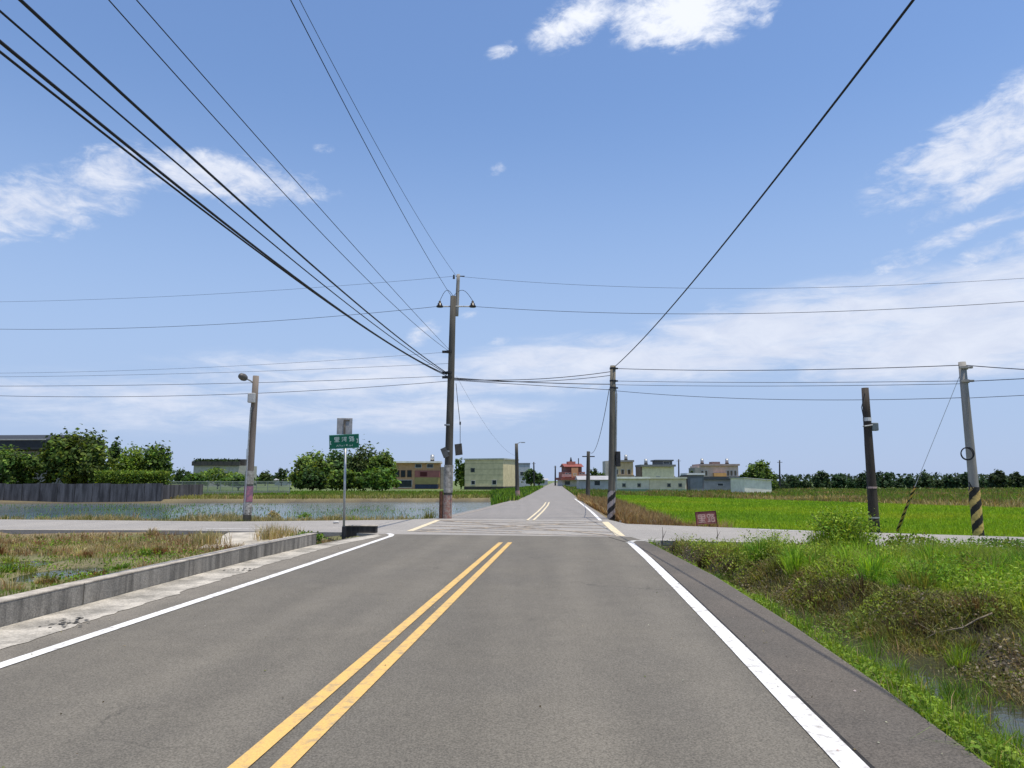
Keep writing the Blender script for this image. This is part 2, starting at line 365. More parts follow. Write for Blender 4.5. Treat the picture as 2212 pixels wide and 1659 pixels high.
def height(x, y):
    x = np.asarray(x, float); y = np.asarray(y, float)
    z = -0.42 + 0.10 * (fbm(x, y, 0.5, 3) - 0.5)
    lf = (x < interp(WALL, y)) & (y < 24.2)
    z = np.where(lf, -0.30 + 0.16 * (fbm(x, y, 0.45, 5) - 0.5), z)
    for cx, cy, rx, ry in PUD:                                        # hollows that hold puddles
        z = np.where(lf, z - 0.34 * np.exp(-(((x - cx) / rx) ** 2 + ((y - cy) / ry) ** 2)), z)
    bank = (x < 8) & (y > 64) & ~inpoly(x, y, POND)
    z = np.where(bank & (x < interp(FAR_L, y) + 1), -0.15, z)
    pin = inpoly(x, y, POND); pd = pdist(x, y, POND)
    z = np.where(pin, -0.50 - 0.35 * sst(pd, 0, 1.5), z); z = np.where(~pin & (pd < 1.5) & (x < 0), np.maximum(z, -0.28 + 0.1 * (fbm(x, y, 1.2, 4) - .5)), z)
    # right front: ditch, bank, meadow
    e = interp(EDGE_R, y); c = interp(CREST, y); rf = (x > e - 0.1) & (y < 20) & (x < 60)
    u = (x - e) / np.maximum(c - e, .3)
    prof = np.interp(u, [0, .10, .24, .46, .62, .85, 1.0, 1.6], [-.07, -.16, -.55, -.62, -.50, -.10, -.02, -.10])
    z = np.where(rf, prof + 0.12 * (fbm(x, y, 1.4, 8) - .5) * sst(u, .05, .3), z)
    # roads stand a little proud of the land
    for poly in (MAIN, CROSS, FARR):
        ins = inpoly(x, y, poly); d = pdist(x, y, poly)
        k = np.where(ins, 1.0, 1 - sst(d, 0.05, 0.55 if poly is not FARR else 1.4))
        k = np.where(rf & ~ins & (poly is MAIN), 0, k); k = np.where(lf & ~ins & (poly is MAIN), 0, k)
        z = z * (1 - k) + np.where(ins, np.minimum(z, -0.14) * 0 - 0.14, -0.06) * k
    far = sst(np.hypot(x, y), 250, 700)
    return z * (1 - far) - 0.45 * far

# ------------------------------------------------------------------ ground
def axis(fine, far):
    a = list(fine); s = fine[-1] - fine[-2]
    while a[-1] < far: s *= 1.35; a.append(a[-1] + s)
    s = fine[1] - fine[0]; p = []; q = fine[0]
    while q > -far: s *= 1.35; q -= s; p.append(q)
    return np.array(p[::-1] + a)
gx = axis(np.concatenate([np.arange(-24, -12, .6), np.arange(-12, -3, .22), np.arange(-3, 2.4, .6), np.arange(2.4, 8, .18), np.arange(8, 22, .5)]), 3500)
gy = axis(np.concatenate([np.arange(0, 3, .5), np.arange(3, 26, .25), np.arange(26, 36, .3), np.arange(36, 80, 1.2), np.arange(80, 130, 3)]), 3500)
XX, YY = np.meshgrid(gx, gy); ZZ = height(XX, YY)
nx, ny = len(gx), len(gy)
idx = np.arange(nx * ny).reshape(ny, nx)
faces = np.stack([idx[:-1, :-1], idx[:-1, 1:], idx[1:, 1:], idx[1:, :-1]], -1).reshape(-1, 4)
me = bpy.data.meshes.new('ground'); me.from_pydata(np.stack([XX, YY, ZZ], -1).reshape(-1, 3).tolist(), [], faces.tolist())
def landcolour(x, y):
    soil = np.array((.105, .080, .052)); green = np.array((.095, .150, .030)); tan = np.array((.24, .18, .095)); paddy = np.array((.19, .29, .022)); mud = np.array((.055, .047, .035))
    n1 = fbm(x, y, .35, 11)[..., None]; n2 = fbm(x, y, 1.5, 12)[..., None]
    c = green * (.7 + .6 * n1) * (1 - .35 * n2) + tan * .25 * n2
    def put(mask, col):
        nonlocal c; c = np.where(mask[..., None], col, c)
    put((x < -3) & (y < 24.5), soil * (.6 + .6 * n2) * .7 + green * .55 * n1 + tan * .45 * n2)
    put((x < 3) & (y > 64) & (y < 110), tan * (.45 + .5 * n2) + green * (.9 * n1))
    put((x > 3.5) & (y > 20) & (y < 108), paddy * (.75 + .5 * n1))
    e = interp(EDGE_R, y); cr = interp(CREST, y)
    put((x > e - .2) & (x < cr + .6) & (y < 19.6), mud * (.6 + .9 * n2))
    put((x >= cr + .6) & (y < 19.6), green * (.7 + .5 * n1))
    put(inpoly(x, y, POND), mud * 1.2 + 0 * n1)
    put(~inpoly(x, y, POND) & (pdist(x, y, POND) < 2.2) & (y > 55), np.array((.17, .14, .07)) * (.6 + .7 * n2))
    d = np.minimum(pdist(x, y, CROSS), pdist(x, y, FARR))
    k = (1 - sst(d, .1, 1.0))[..., None]; k = k * (y > 23.5)[..., None]
    return c * (1 - k) + k * (tan * (.5 + .6 * n2) * .8 + soil * .4)
lc = landcolour(XX, YY).reshape(-1, 3)
at = me.color_attributes.new('hue', 'FLOAT_COLOR', 'POINT'); at.data.foreach_set('color', np.concatenate([lc, np.ones((len(lc), 1))], 1).astype(np.float32).ravel())
mg = bpy.data.materials.new('earth'); mg.use_nodes = True; n = NB(mg.node_tree); bs = mg.node_tree.nodes['Principled BSDF']
t = n.n('ShaderNodeTexCoord').outputs['Object']; a = n.n('ShaderNodeAttribute', attribute_name='hue').outputs[0]
g = n.ss(n.noise(t, 14, 5, .7), .28, .72, .62, 1.35); n.put(bs.inputs['Base Color'], n.mix(1.0, a, n.xyz(g, g, g), 'MULTIPLY')); bs.inputs['Roughness'].default_value = .95
bp = n.n('ShaderNodeBump'); bp.inputs['Strength'].default_value = .6; bp.inputs['Distance'].default_value = .05; n.put(bp.inputs['Height'], n.noise(t, 20, 5, .7)); n.put(bs.inputs['Normal'], bp.outputs[0])
me.materials.append(mg)
ground = link(bpy.data.objects.new('ground', me)); struct(ground)
for p in me.polygons: p.use_smooth = True

# ------------------------------------------------------------------ water
def water(name, col, rough, bump, sc):
    m = bpy.data.materials.new(name); m.use_nodes = True; n = NB(m.node_tree); bs = m.node_tree.nodes['Principled BSDF']
    t = n.n('ShaderNodeTexCoord').outputs['Object']
    n.put(bs.inputs['Base Color'], n.mix(n.ss(n.noise(t, .25, 4), .35, .65), col, tuple(x * 1.3 for x in col)))
    bs.inputs['Roughness'].default_value = rough; bs.inputs['IOR'].default_value = 1.33; bs.inputs['Specular IOR Level'].default_value = .5
    bp = n.n('ShaderNodeBump'); bp.inputs['Strength'].default_value = bump; bp.inputs['Distance'].default_value = .03
    n.put(bp.inputs['Height'], n.noise(t, sc, 4, .6)); n.put(bs.inputs['Normal'], bp.outputs[0]); return m
M_pond = water('pond_surface', (.085, .135, .165), .07, .8, 3.5); M_ditch = water('ditch_surface', (.030, .032, .022), .05, .10, 7)
pw = struct(sheet('pond_water', POND, -0.50, M_pond))
dy_ = np.arange(-6, 18.6, 1.5)
dl = [(float(interp(EDGE_R, y) + .1), float(y)) for y in dy_]; dr = [(float(interp(CREST, y) - .25), float(y)) for y in dy_]
dw = mesh_obj('ditch_water', [(p[0], p[1], -.47) for p in dl + dr], [(i, i + len(dl), i + 1 + len(dl), i + 1) for i in range(len(dl) - 1)], M_ditch); struct(dw)
for k, (cx, cy, rx, ry) in enumerate([(a_, b_, c_ * 1.25, d_ * 1.25) for a_, b_, c_, d_ in PUD]):
    struct(sheet('puddle_water', [(cx + rx * math.cos(a_) * (1 + .15 * math.sin(3 * a_ + k)), cy + ry * math.sin(a_)) for a_ in np.linspace(0, 2 * math.pi, 28, endpoint=False)], -0.375, M_ditch))

# ------------------------------------------------------------------ roads
cross = struct(sheet('cross_road', CROSS, 0.0, M_cross, thick=.13))
main = struct(sheet('main_road', MAIN, 0.004, M_road, thick=.13))
farr = struct(sheet('far_road', FARR, 0.004, M_far, thick=.13))
# darker strip of newer asphalt outside the right edge line
LINE_R = [(.75, -14), (1.62, .5), (1.915, 4.3), (2.17, 7.2), (2.48, 11), (2.80, 15.2), (3.06, 19.1)]
sh_pts = [(x + .10, y) for x, y in LINE_R[:-1]] + [(3.16, 19.0)] + [(x - .012, y) for x, y in EDGE_R[::-1]][0:0]
strip = [(x + .09, y) for x, y in LINE_R] + [(x - .02, y) for x, y in EDGE_R[::-1]]
sheet('shoulder_strip', strip, 0.008, M_patch, main)
stripe('asphalt_seam', [(x + .10, y) for x, y in LINE_R[:-1]] + [(3.02, 18.9), (2.75, 20.9)], [.016, .018, .03, .02, .03, .02, .03, .03], .0095, mat('seam_tar', (.03, .028, .026), .9, .3, 6), main)
# concrete gutter at the foot of the wall, its outer edge broken
gl = []; gr = []
for y in np.concatenate([np.arange(-13, 3, .3), np.arange(3, 18.4, .05)]):
    x = float(interp(WALL, y)); gl.append((x + .012, y)); w_ = .82 - .018 * max(0, y - 6) + .07 * (vn(y, 0, .7, 3) - .5) + .10 * (vn(y, 0, 2.1, 4) - .5) + .09 * (vn(y, 0, 6.5, 5) - .5); gr.append((x + w_, float(y)))
gm = mesh_obj('gutter_apron', [(p[0], p[1], .010) for p in gl] + [(p[0], p[1], .010) for p in gr], [(i, i + len(gl), i + 1 + len(gl), i + 1) for i in range(len(gl) - 1)], M_gut, main)
sheet('gutter_apron', [(-4.72, 18.5), (-4.35, 18.4), (-3.75, 21.3), (-4.0, 21.9), (-4.42, 20.6)], .010, M_gut, main)
# pot holes where the apron has crumbled
hp = MB(); M_hole = mat('crumbled_asphalt', (.06, .057, .052), .95, .3, 14)
for k in range(420):
    y = rng.uniform(6.2, 13.5); x = float(interp(WALL, y)) + rng.normal(.55, .13); r = rng.uniform(.006, .034)
    if vn(y, 0, 1.3, 7) < .5: continue
    pts = [(x + r * math.cos(q) * rng.uniform(.5, 1.0), y + 1.7 * r * math.sin(q) * rng.uniform(.5, 1.0)) for q in np.linspace(0, 6.28, 8, endpoint=False)]
    hp._add([(p[0], p[1], .014 + .00003 * k) for p in pts], [tuple(range(8))])
ho = hp.build('crumbled_patch', M_hole, main); ho['kind'] = 'stuff'
# painted lines
Yc = [(-2.95, -14), (-1.87, 0.5), (-1.555, 4.0), (-1.30, 7), (-.95, 11.2), (-.60, 15.4), (-.29, 19.1)]
stripe('yellow_line', [(x, y) for x, y in Yc], .115, .012, M_yellow, main)
stripe('yellow_line', [(x + .24, y) for x, y in Yc], .115, .012, M_yellow, main)
LINE_L = [(-5.2, -14), (-4.63, 3), (-4.44, 6.5), (-4.27, 9), (-4.13, 10.9), (-3.92, 14), (-3.72, 17.5), (-3.58, 20), (-3.50, 21.2), (-3.56, 21.8), (-3.75, 22.3)]
stripe('edge_line', LINE_L, [.15] * 8 + [.15, .16, .15], .012, M_white, main)
stripe('edge_line', LINE_R, .165, .012, M_white, main)
stripe('edge_line', [(3.0, 19.02), (3.25, 19.62), (3.8, 19.85), (7.9, 18.66), (11.8, 17.5), (20, 14.7)], [.15, .15, .11, .09, .07, .06], .012, paint('thin_edge_paint', (.62, .61, .57), (.3, .29, .27), .45, .7), cross)
YF = [(.62, 29.6), (1.35, 38), (2.05, 47), (2.5, 54)]
stripe('yellow_line', YF, .10, .012, M_cream, farr); stripe('yellow_line', [(x + .24, y) for x, y in YF], .10, .012, M_cream, farr)
stripe('edge_line', [(3.55, 29.4), (4.05, 37), (4.62, 47), (5.0, 54), (5.5, 64)], .14, .012, M_white, farr)
stripe('edge_line', [(-2.75, 32), (-1.0, 46), (.2, 57), (1.2, 68)], .10, .012, M_box, farr)
# worn yellow box in the middle of the crossing: a frame and its crossing hatch
bxl, bxr = [(-3.25, 23.4), (-3.0, 29.8)], [(3.15, 21.3), (3.62, 28.6)]
stripe('box_frame_line', bxl, .22, .008, M_cream, cross); stripe('box_frame_line', bxr, .26, .008, M_cream, cross)
stripe('box_frame_line', [bxl[0], bxr[0]], .17, .0082, M_box, cross); stripe('box_frame_line', [bxl[1], bxr[1]], .17, .0082, M_box, cross)
def bil(u, v):
    a_ = Vector(bxl[0]).lerp(Vector(bxl[1]), v); c_ = Vector(bxr[0]).lerp(Vector(bxr[1]), v); return a_.lerp(c_, u)
for k, (p, q) in enumerate((((.02, .16), (.55, .12)), ((.30, .30), (.98, .22)), ((.02, .42), (.72, .34)), ((.35, .52), (.98, .46)), ((.02, .62), (.5, .58)), ((.45, .70), (.98, .66)), ((.05, .84), (.8, .80)), ((.02, .98), (.98, .02)), ((.02, .02), (.98, .98)))):
    pts = [bil(p[0] + (q[0] - p[0]) * i / 6, p[1] + (q[1] - p[1]) * i / 6) for i in range(7)]
    stripe('box_hatch_line', pts, .17, .0084 + .0003 * k, M_box, cross)
stripe('edge_line', [(-10.2, 24.5), (-9.0, 24.45), (-8.2, 24.5)], .14, .008, M_white, cross)
stripe('edge_line', [(8.0, 24.1), (8.9, 23.45), (9.7, 22.95)], .15, .008, M_white, cross)
stripe('edge_kerb', [(x, y + .12) for x, y in CR_NEAR_L[2:]], .24, .006, M_cap, cross); stripe('edge_kerb', [(x * 1.0, y + .14) for x, y in CR_NEAR_R[:3]], .22, .006, M_cap, cross)
# pale concrete slab running down into the left field
rp = [G(425, 1186, -.22), G(494, 1150, -.02), G(612, 1148, -.01), G(690, 1152, -.01), G(560, 1176, -.12)]
ramp = mesh_obj('field_ramp', [tuple(p) for p in rp] + [(p.x, p.y, -.7) for p in rp], [(0, 1, 2, 3, 4)] + [(i, 5 + i, 5 + (i + 1) % 5, (i + 1) % 5) for i in range(5)], mat('ramp_concrete', (.42, .385, .32), .9, .2, 2, fine=.2, bscale=30)); struct(ramp)
bmx = bmesh.new(); bmx.from_mesh(ramp.data); bmesh.ops.recalc_face_normals(bmx, faces=bmx.faces); bmx.to_mesh(ramp.data); bmx.free()

# ------------------------------------------------------------------ the low wall: cast lengths with joints, each with a paler top
wall = empty('low_wall', (-5.6, 8, 0), 0, 'long low concrete wall stained dark along the left road edge', 'wall')
cuts = [-14, -7, -1, 4.2, 7.9, 9.62, 12.4, 15.2, 18.55]
for k in range(len(cuts) - 1):
    y0, y1 = cuts[k] + .012, cuts[k + 1] - .012
    ys = np.linspace(y0, y1, 6); xs = interp(WALL, ys); th = .20
    f_ = [(xs[i] + 5.6, ys[i] - 8) for i in range(6)]; bk = [(xs[i] + 5.6 - th, ys[i] - 8) for i in range(6)]
    m1 = MB(); m1.prism(f_ + bk[::-1], -.45, .265); sg = m1.build('wall_segment', M_wall, wall)
    m2 = MB(); m2.prism([(x + .004, y) for x, y in f_] + [(x - .004, y) for x, y in bk[::-1]], .265, .292); cp_ = bevel(m2.build('wall_cap', M_cap, sg), .008, 1)
for nm_ in (wall,):
    for c_ in nm_.children:
        bm = bmesh.new(); bm.from_mesh(c_.data); bmesh.ops.recalc_face_normals(bm, faces=bm.faces); bm.to_mesh(c_.data); bm.free()
        for d_ in c_.children:
            bm = bmesh.new(); bm.from_mesh(d_.data); bmesh.ops.recalc_face_normals(bm, faces=bm.faces); bm.to_mesh(d_.data); bm.free()
# dark headwall on the corner under the street sign
hw = empty('corner_headwall', (-4.7, 22.75, 0), R(-4), 'short dark concrete headwall on the corner right of the street sign', 'wall')
q = MB(); q.box(-.52, .52, -.12, .12, -.3, .20); q.build('wall_body', mat('dark_concrete', (.045, .042, .038), .95, .3, 8, fine=.2, streak=True), hw)  # body in a very dark concrete colour with upright streaks
q = MB(); q.box(-.54, .54, -.135, .135, .20, .232); bevel(q.build('wall_cap', M_cap, hw), .01, 1)

# ------------------------------------------------------------------ poles and what hangs on them
def pole_shaft(base, top, r0, r1, m, name, parent, seg=14):
    q = MB(); base = Vector(base) - parent.location; top = Vector(top) - parent.location
    q.tube([base.lerp(top, i / 6) for i in range(7)], [r0 + (r1 - r0) * i / 6 for i in range(7)], seg); return q.build(name, m, parent, True)
def stripes_band(parent, base, top, r, z0, z1, turns, ms, name='warning_sleeve', seg=32, rows=60):   # spiral two-colour sleeve round a pole
    base = Vector(base) - parent.location; top = Vector(top) - parent.location; L = (top - base).length; ax = (top - base).normalized()
    u = ax.orthogonal().normalized(); w = ax.cross(u); q = MB(); vs = []; fs = []; mi = []
    for i in range(rows + 1):
        s_ = z0 + (z1 - z0) * i / rows
        for k in range(seg):
            a_ = 2 * math.pi * k / seg; vs.append(base + ax * s_ + (u * math.cos(a_) + w * math.sin(a_)) * r)
    for i in range(rows):
        for k in range(seg):
            k2 = (k + 1) % seg; fs.append((i * seg + k, i * seg + k2, (i + 1) * seg + k2, (i + 1) * seg + k)); mi.append(int(math.floor(2 * (turns * i / rows - 2 * k / seg))) % 2)
    o = mesh_obj(name, vs, fs, ms, parent, True); o.data.polygons.foreach_set('material_index', mi); return o

# tall pole left of the road
C0 = Vector((-2.76, 31.2, -.05)); CT = A(979, 640, 31.2)
pc = empty('utility_pole', C0, 0, 'tallest dark utility pole left of the far road with two black insulators', 'utility pole', 'utility poles round the crossing')
pole_shaft(C0 - Vector((0, 0, .3)), CT, .19, .125, M_pole, 'pole_shaft', pc)
e0 = A(985, 682, 31.2) + Vector((.02, .06, 0)); e1 = A(989, 592, 31.2) + Vector((.02, .06, 0))
pole_shaft(e0, e1, .085, .075, M_polel, 'extension_post', pc)
q = MB(); l = e1 - C0; q.tube([l + Vector((-.12, 0, -.08)), l + Vector((.28, 0, -.08))], .022, 8); q.tube([l + Vector((-.20, 0, -.2)), l + Vector((-.20, 0, -.02))], [.05, .035], 8); q.build('top_bracket', M_dark, pc)
ca = A(950, 662, 31.2) - C0; cb = A(1021, 662, 31.2) - C0
q = MB(); q.tube([ca, cb], .032, 8); q.build('crossarm', M_mets, pc)
for s_, c in ((0, ca), (1, cb)):
    q = MB(); q.tube([c + Vector((0, 0, -.03)), c + Vector((0, 0, .03)), c + Vector((0, 0, .05)), c + Vector((0, 0, .13)), c + Vector((0, 0, .15)), c + Vector((0, 0, .25))], [.15, .15, .10, .10, .06, .045], 12)
    q.build('insulator', M_cer, pc, True)
    q = MB(); hi = A(979, 640, 31.2) - C0; a0 = c + Vector((0, 0, .25))
    q.tube([a0.lerp(hi, i / 8) + Vector((0, 0, .38 * math.sin(math.pi * i / 8))) for i in range(9)], .011, 6); q.build('jumper_cable', M_rub, pc)
for py in (760, 805, 815):
    p = A(971, py, 31.2) - C0; q = MB(); q.tube([p + Vector((0, 0, -.04)), p + Vector((0, 0, .04))], .185, 14); q.box(p.x - .32, p.x - .15, p.y - .05, p.y + .05, p.z - .05, p.z + .05); q.build('cable_clamp', M_dark, pc)
for py, ww, mm in ((918, .006, M_mets), (975, .008, M_mets), (1060, .009, M_mets)):
    p = A(968.5, py, 31.2) - C0; q = MB(); q.tube([p + Vector((0, 0, -.03)), p + Vector((0, 0, .03))], .172 + ww, 14, False); q.build('steel_band', mm, pc)
ch = A(982, 973, 31.0) - C0
q = MB(); q.box(-.03, .30, -.02, .02, -.24, .24); o = q.build('notice_plate', mat('brown_plate', (.085, .075, .06), .6, .2, 6), pc); o.location = ch + Vector((.06, -.1, .02)); o.rotation_euler = (0, R(-6), R(-24))
q = MB(); q.box(-.24, .02, -.02, .02, -.26, .16); o = q.build('notice_plate', mat('grey_plate', (.07, .075, .08), .6, .2, 6), pc); o.location = ch + Vector((-.34, -.05, .0)); o.rotation_euler = (0, R(-24), R(30))
zb = [A(966, y, 31.2).z - C0.z for y in (1118, 1064, 1040)]
q = MB(); q.tube([Vector((0, 0, .02)), Vector((.012, 0, zb[1] - .1))], [.2, .196], 16, False); q.build('painted_sleeve', mat('flaking_red_band', (.22, .10, .075), .85, .3, 7, col2=(.34, .30, .25), fine=.3, bscale=18), pc)
q = MB(); q.tube([Vector((.03, -.02, zb[1])), Vector((.05, -.02, zb[2] + .7))], .199, 16, False); q.build('pale_sleeve', mat('pale_wrap', (.33, .31, .27), .85, .3, 6, fine=.2), pc)
q = MB(); q.tube([Vector((-.27, -.05, -.1)), Vector((-.26, -.05, zb[1] + .05))], .075, 10); q.build('marker_post', mat('rusty_brown', (.12, .055, .035), .85, .3, 8, fine=.2), pc)
dp = [A(985, 828, 31.0), A(990, 880, 31.0), A(994, 915, 31.0), A(994, 962, 31.0)]
q = MB(); q.tube([p - C0 for p in dp], .012, 6); q.tube([dp[2] - C0 + Vector((0, 0, -.05)), dp[2] - C0 + Vector((0, 0, .08))], .035, 8); q.build('hanging_wire', M_rub, pc)

# pole right of the road
R0 = Vector((4.22, 31.2, -.08)); RT = A(1324, 790, 31.2)
pr = empty('utility_pole', R0, 0, 'utility pole right of the far road with spiral warning stripes at its foot', 'utility pole', 'utility poles round the crossing')
pole_shaft(R0 - Vector((0, 0, .3)), RT, .165, .12, mat('weathered_pole', (.165, .148, .115), .9, .28, 3, col2=(.085, .078, .062), fine=.15, streak=True), 'pole_shaft', pr)
stripes_band(pr, R0, RT, .172, .05, 1.25, 2.6, [mat('faded_lilac_stripe', (.38, .32, .29), .85, .2, 9), M_blk])
q = MB(); p0 = A(1330, 1040, 31.2) - R0; p1 = A(1332, 850, 31.2) - R0; q.tube([p0, p1], .035, 8); q.tube([p1, A(1329, 830, 31.2) - R0], .02, 6); q.build('cable_conduit', M_mets, pr)
p = A(1335, 985, 31.1) - R0; q = MB(); q.box(p.x - .1, p.x + .1, p.y - .06, p.y + .1, p.z - .45, p.z + .2); bevel(q.build('meter_box', M_dark, pr), .02, 1)
for py in (796, 823, 838):
    p = A(1324, py, 31.2) - R0; q = MB(); q.tube([p + Vector((0, 0, -.04)), p + Vector((0, 0, .04))], .145, 12); q.box(p.x - .02, p.x + .22, p.y - .04, p.y + .04, p.z - .03, p.z + .03); q.build('cable_clamp', M_dark, pr)

# lamp pole on the left
L0 = Vector((-10.95, 30.3, -.05)); LT = A(553, 812, 30.3)
pl_ = empty('utility_pole', L0, 0, 'leaning pole with a street lamp head and pale box, left of the street sign', 'utility pole', 'utility poles round the crossing')
pole_shaft(L0 - Vector((0, 0, .3)), LT, .17, .125, mat('brownish_pole', (.19, .16, .135), .9, .25, 3, fine=.15, streak=True), 'pole_shaft', pl_)
h0 = A(549, 828, 30.3) - L0; h1 = A(540, 822, 30.1) - L0; h2 = A(526, 815, 29.6) - L0
q = MB(); q.tube([h0, h1, h2], .03, 8); q.build('lamp_arm', M_mets, pl_)
q = MB(); d_ = (h2 - h1).normalized(); q.tube([h2 - d_ * .22, h2 - d_ * .12, h2 + d_ * .02, h2 + d_ * .2, h2 + d_ * .3], [.06, .13, .16, .13, .05], 12); o = q.build('lamp_head', mat('lamp_housing', (.12, .11, .10), .5, .15, 6), pl_, True)
p = A(546, 860, 30.15) - L0; q = MB(); q.box(p.x - .16, p.x + .12, p.y - .18, p.y + .02, p.z - .2, p.z + .2); bevel(q.build('junction_box', mat('pale_grey_box', (.45, .45, .44), .6, .1, 6), pl_), .02, 1)
q = MB(); q.tube([A(542, 880, 30.1) - L0, A(538, 935, 30.15) - L0, A(531, 1060, 30.15) - L0, A(527, 1110, 30.15) - L0], .032, 8); q.build('cable_conduit', M_mets, pl_)
for a_, b_, mm in ((.25, .75, mat('peeling_poster', (.42, .40, .36), .9, .45, 9, col2=(.07, .06, .055))), (.78, 1.42, mat('red_blue_poster', (.33, .13, .16), .85, .4, 6, col2=(.14, .11, .17))), (1.5, 2.05, mat('pale_poster', (.33, .32, .28), .85, .25, 6))):
    q = MB(); dirp = (LT - L0).normalized(); q.tube([dirp * a_, dirp * b_], .178, 16, False); q.build('poster_wrap', mm, pl_)

# dark timber pole on the right, near
D0 = Vector((11.72, 23.75, -.1)); DT = A(1868.5, 838, 23.75)
pd_ = empty('utility_pole', D0, 0, 'black timber pole with small grey box standing alone before the rice field', 'utility pole', 'utility poles round the crossing')
pole_shaft(D0 - Vector((0, 0, .3)), DT, .165, .11, M_wood, 'pole_shaft', pd_)
dirp = (DT - D0).normalized()
for py, mm, hh in ((1053, mat('pinkish_band', (.42, .30, .27), .7, .2, 9), .03), (1118, M_mets, .022), (906, mat('white_band', (.6, .6, .58), .6, .1, 9), .06)):
    s_ = (A(1880, py, 23.75).z - D0.z) / dirp.z; q = MB(); r_ = .165 - .055 * s_ / (DT - D0).length + .008; q.tube([dirp * (s_ - hh), dirp * (s_ + hh)], r_, 14, False); q.build('steel_band', mm, pd_)
p = A(1888, 922, 23.7) - D0; q = MB(); q.box(p.x - .11, p.x + .11, p.y - .1, p.y + .1, p.z - .13, p.z + .13); bevel(q.build('equipment_box', mat('box_blue_grey', (.12, .15, .16), .6, .15, 6), pd_), .02, 1)
q = MB(); q.tube([A(1864, 921, 23.6) - D0, A(1885, 918, 23.6) - D0], .022, 8); q.build('box_bracket', M_mets, pd_)
q = MB(); q.tube([A(1868, 850, 23.55) - D0, A(1861, 880, 23.55) - D0, A(1866, 905, 23.55) - D0, A(1868, 960, 23.55) - D0, A(1873, 1040, 23.55) - D0, A(1877, 1130, 23.55) - D0], .014, 6); q.build('riser_cable', M_rub, pd_)

# pale leaning pole on the far right
E0 = Vector((14.14, 22.3, -.1)); ET = A(2078, 782, 22.3)
pe = empty('utility_pole', E0, 0, 'pale leaning concrete pole with coiled cable and black and yellow striped foot', 'utility pole', 'utility poles round the crossing')
pole_shaft(E0 - Vector((0, 0, .3)), ET, .15, .105, M_polel, 'pole_shaft', pe)
stripes_band(pe, E0, ET, .156, .02, 1.5, 3.1, [M_yel, M_blk])
q = MB(); c = A(2090, 980, 22.05) - E0; q.torus(c, .19, .018, (.1, 1, .1)); q.torus(c + Vector((.01, .04, 0)), .18, .018, (0, 1, -.1)); q.build('cable_coil', M_rub, pe)
q = MB(); c = A(2103, 1045, 22.1) - E0; q.tube([c + Vector((-.14, 0, .05)), c + Vector((-.03, 0, -.15)), c + Vector((-.16, 0, -.2)), c + Vector((-.1, 0, -.02))], .022, 6); q.build('cable_tail', M_rub, pe)
for py in (795, 824):
    p = A(2081 + (py - 795) * .1, py, 22.3) - E0; q = MB(); q.tube([p + Vector((0, 0, -.05)), p + Vector((0, 0, .05))], .128, 12); q.box(p.x - .2, p.x + .2, p.y - .16, p.y - .08, p.z - .03, p.z + .03); q.build('cable_clamp', M_polel, pe)
# stay wire with striped guard
g0 = G(1938, 1147, -.1); g1 = A(1976, 1052, 22.7); g2 = A(2073, 812, 22.3)
gw = empty('guy_wire', g0, 0, 'slanting stay wire with black and yellow guard tube left of the pale pole', 'guy wire')
q = MB(); q.tube([Vector((0, 0, -.2)), g1 - g0, g2 - g0], .009, 6); q.build('stay_cable', M_mets, gw)
stripes_band(gw, g0, g1, .045, 0.0, (g1 - g0).length, 6.5, [M_yel, M_blk], 'guard_tube', 16, 80)

# smaller poles down the far road
def small_pole(px0, py0, px1, py1, Y, r, m, label, arm=None):
    b0 = A(px0, py0, Y); t0 = A(px1, py1, Y); e = empty('utility_pole', (b0.x, Y, -.2), 0, label, 'utility pole', 'smaller poles farther off')
    pole_shaft((b0.x, Y, -.4), t0, r, r * .7, m, 'pole_shaft', e, 10)
    if arm:
        a0 = Vector(t0) - e.location; q = MB(); q.tube([a0 + Vector((-.05, 0, -.1)), a0 + Vector((arm * .6, 0, .12)), a0 + Vector((arm, 0, .1))], .03, 6); q.box(a0.x + arm - .12, a0.x + arm + .25, a0.y - .08, a0.y + .08, a0.z + .05, a0.z + .13); q.build('lamp_arm', M_mets, e)
    else:
        a0 = Vector(t0) - e.location; q = MB(); q.box(a0.x - .5, a0.x + .5, a0.y - .04, a0.y + .04, a0.z - .45, a0.z - .37); q.build('crossarm', M_dark, e)
    return e
p1 = small_pole(1118, 1078, 1115.5, 958, 66, .2, M_pole, 'dark pole with red foot right of the yellow prefab building', .55)
q = MB(); q.tube([Vector((0, 0, .15)), Vector((0, 0, .9))], .21, 12, False); q.build('painted_sleeve', M_pink, p1)
small_pole(1269.5, 1082, 1271, 975, 58, .19, M_pole, 'stubby dark pole in weeds just left of the striped pole')
small_pole(1154, 1040, 1153, 998, 180, .22, M_dark, 'thin far pole above the dark trees left of the road')
small_pole(1199.5, 1046, 1199.5, 1006, 230, .28, M_dark, 'far pole at the vanishing end of the road')
small_pole(1466, 1035, 1466, 992, 170, .2, M_dark, 'thin pole right of the cream house with grey upper storey')
small_pole(1684, 1050, 1684, 994, 140, .18, M_dark, 'thin pole right of the round tree')

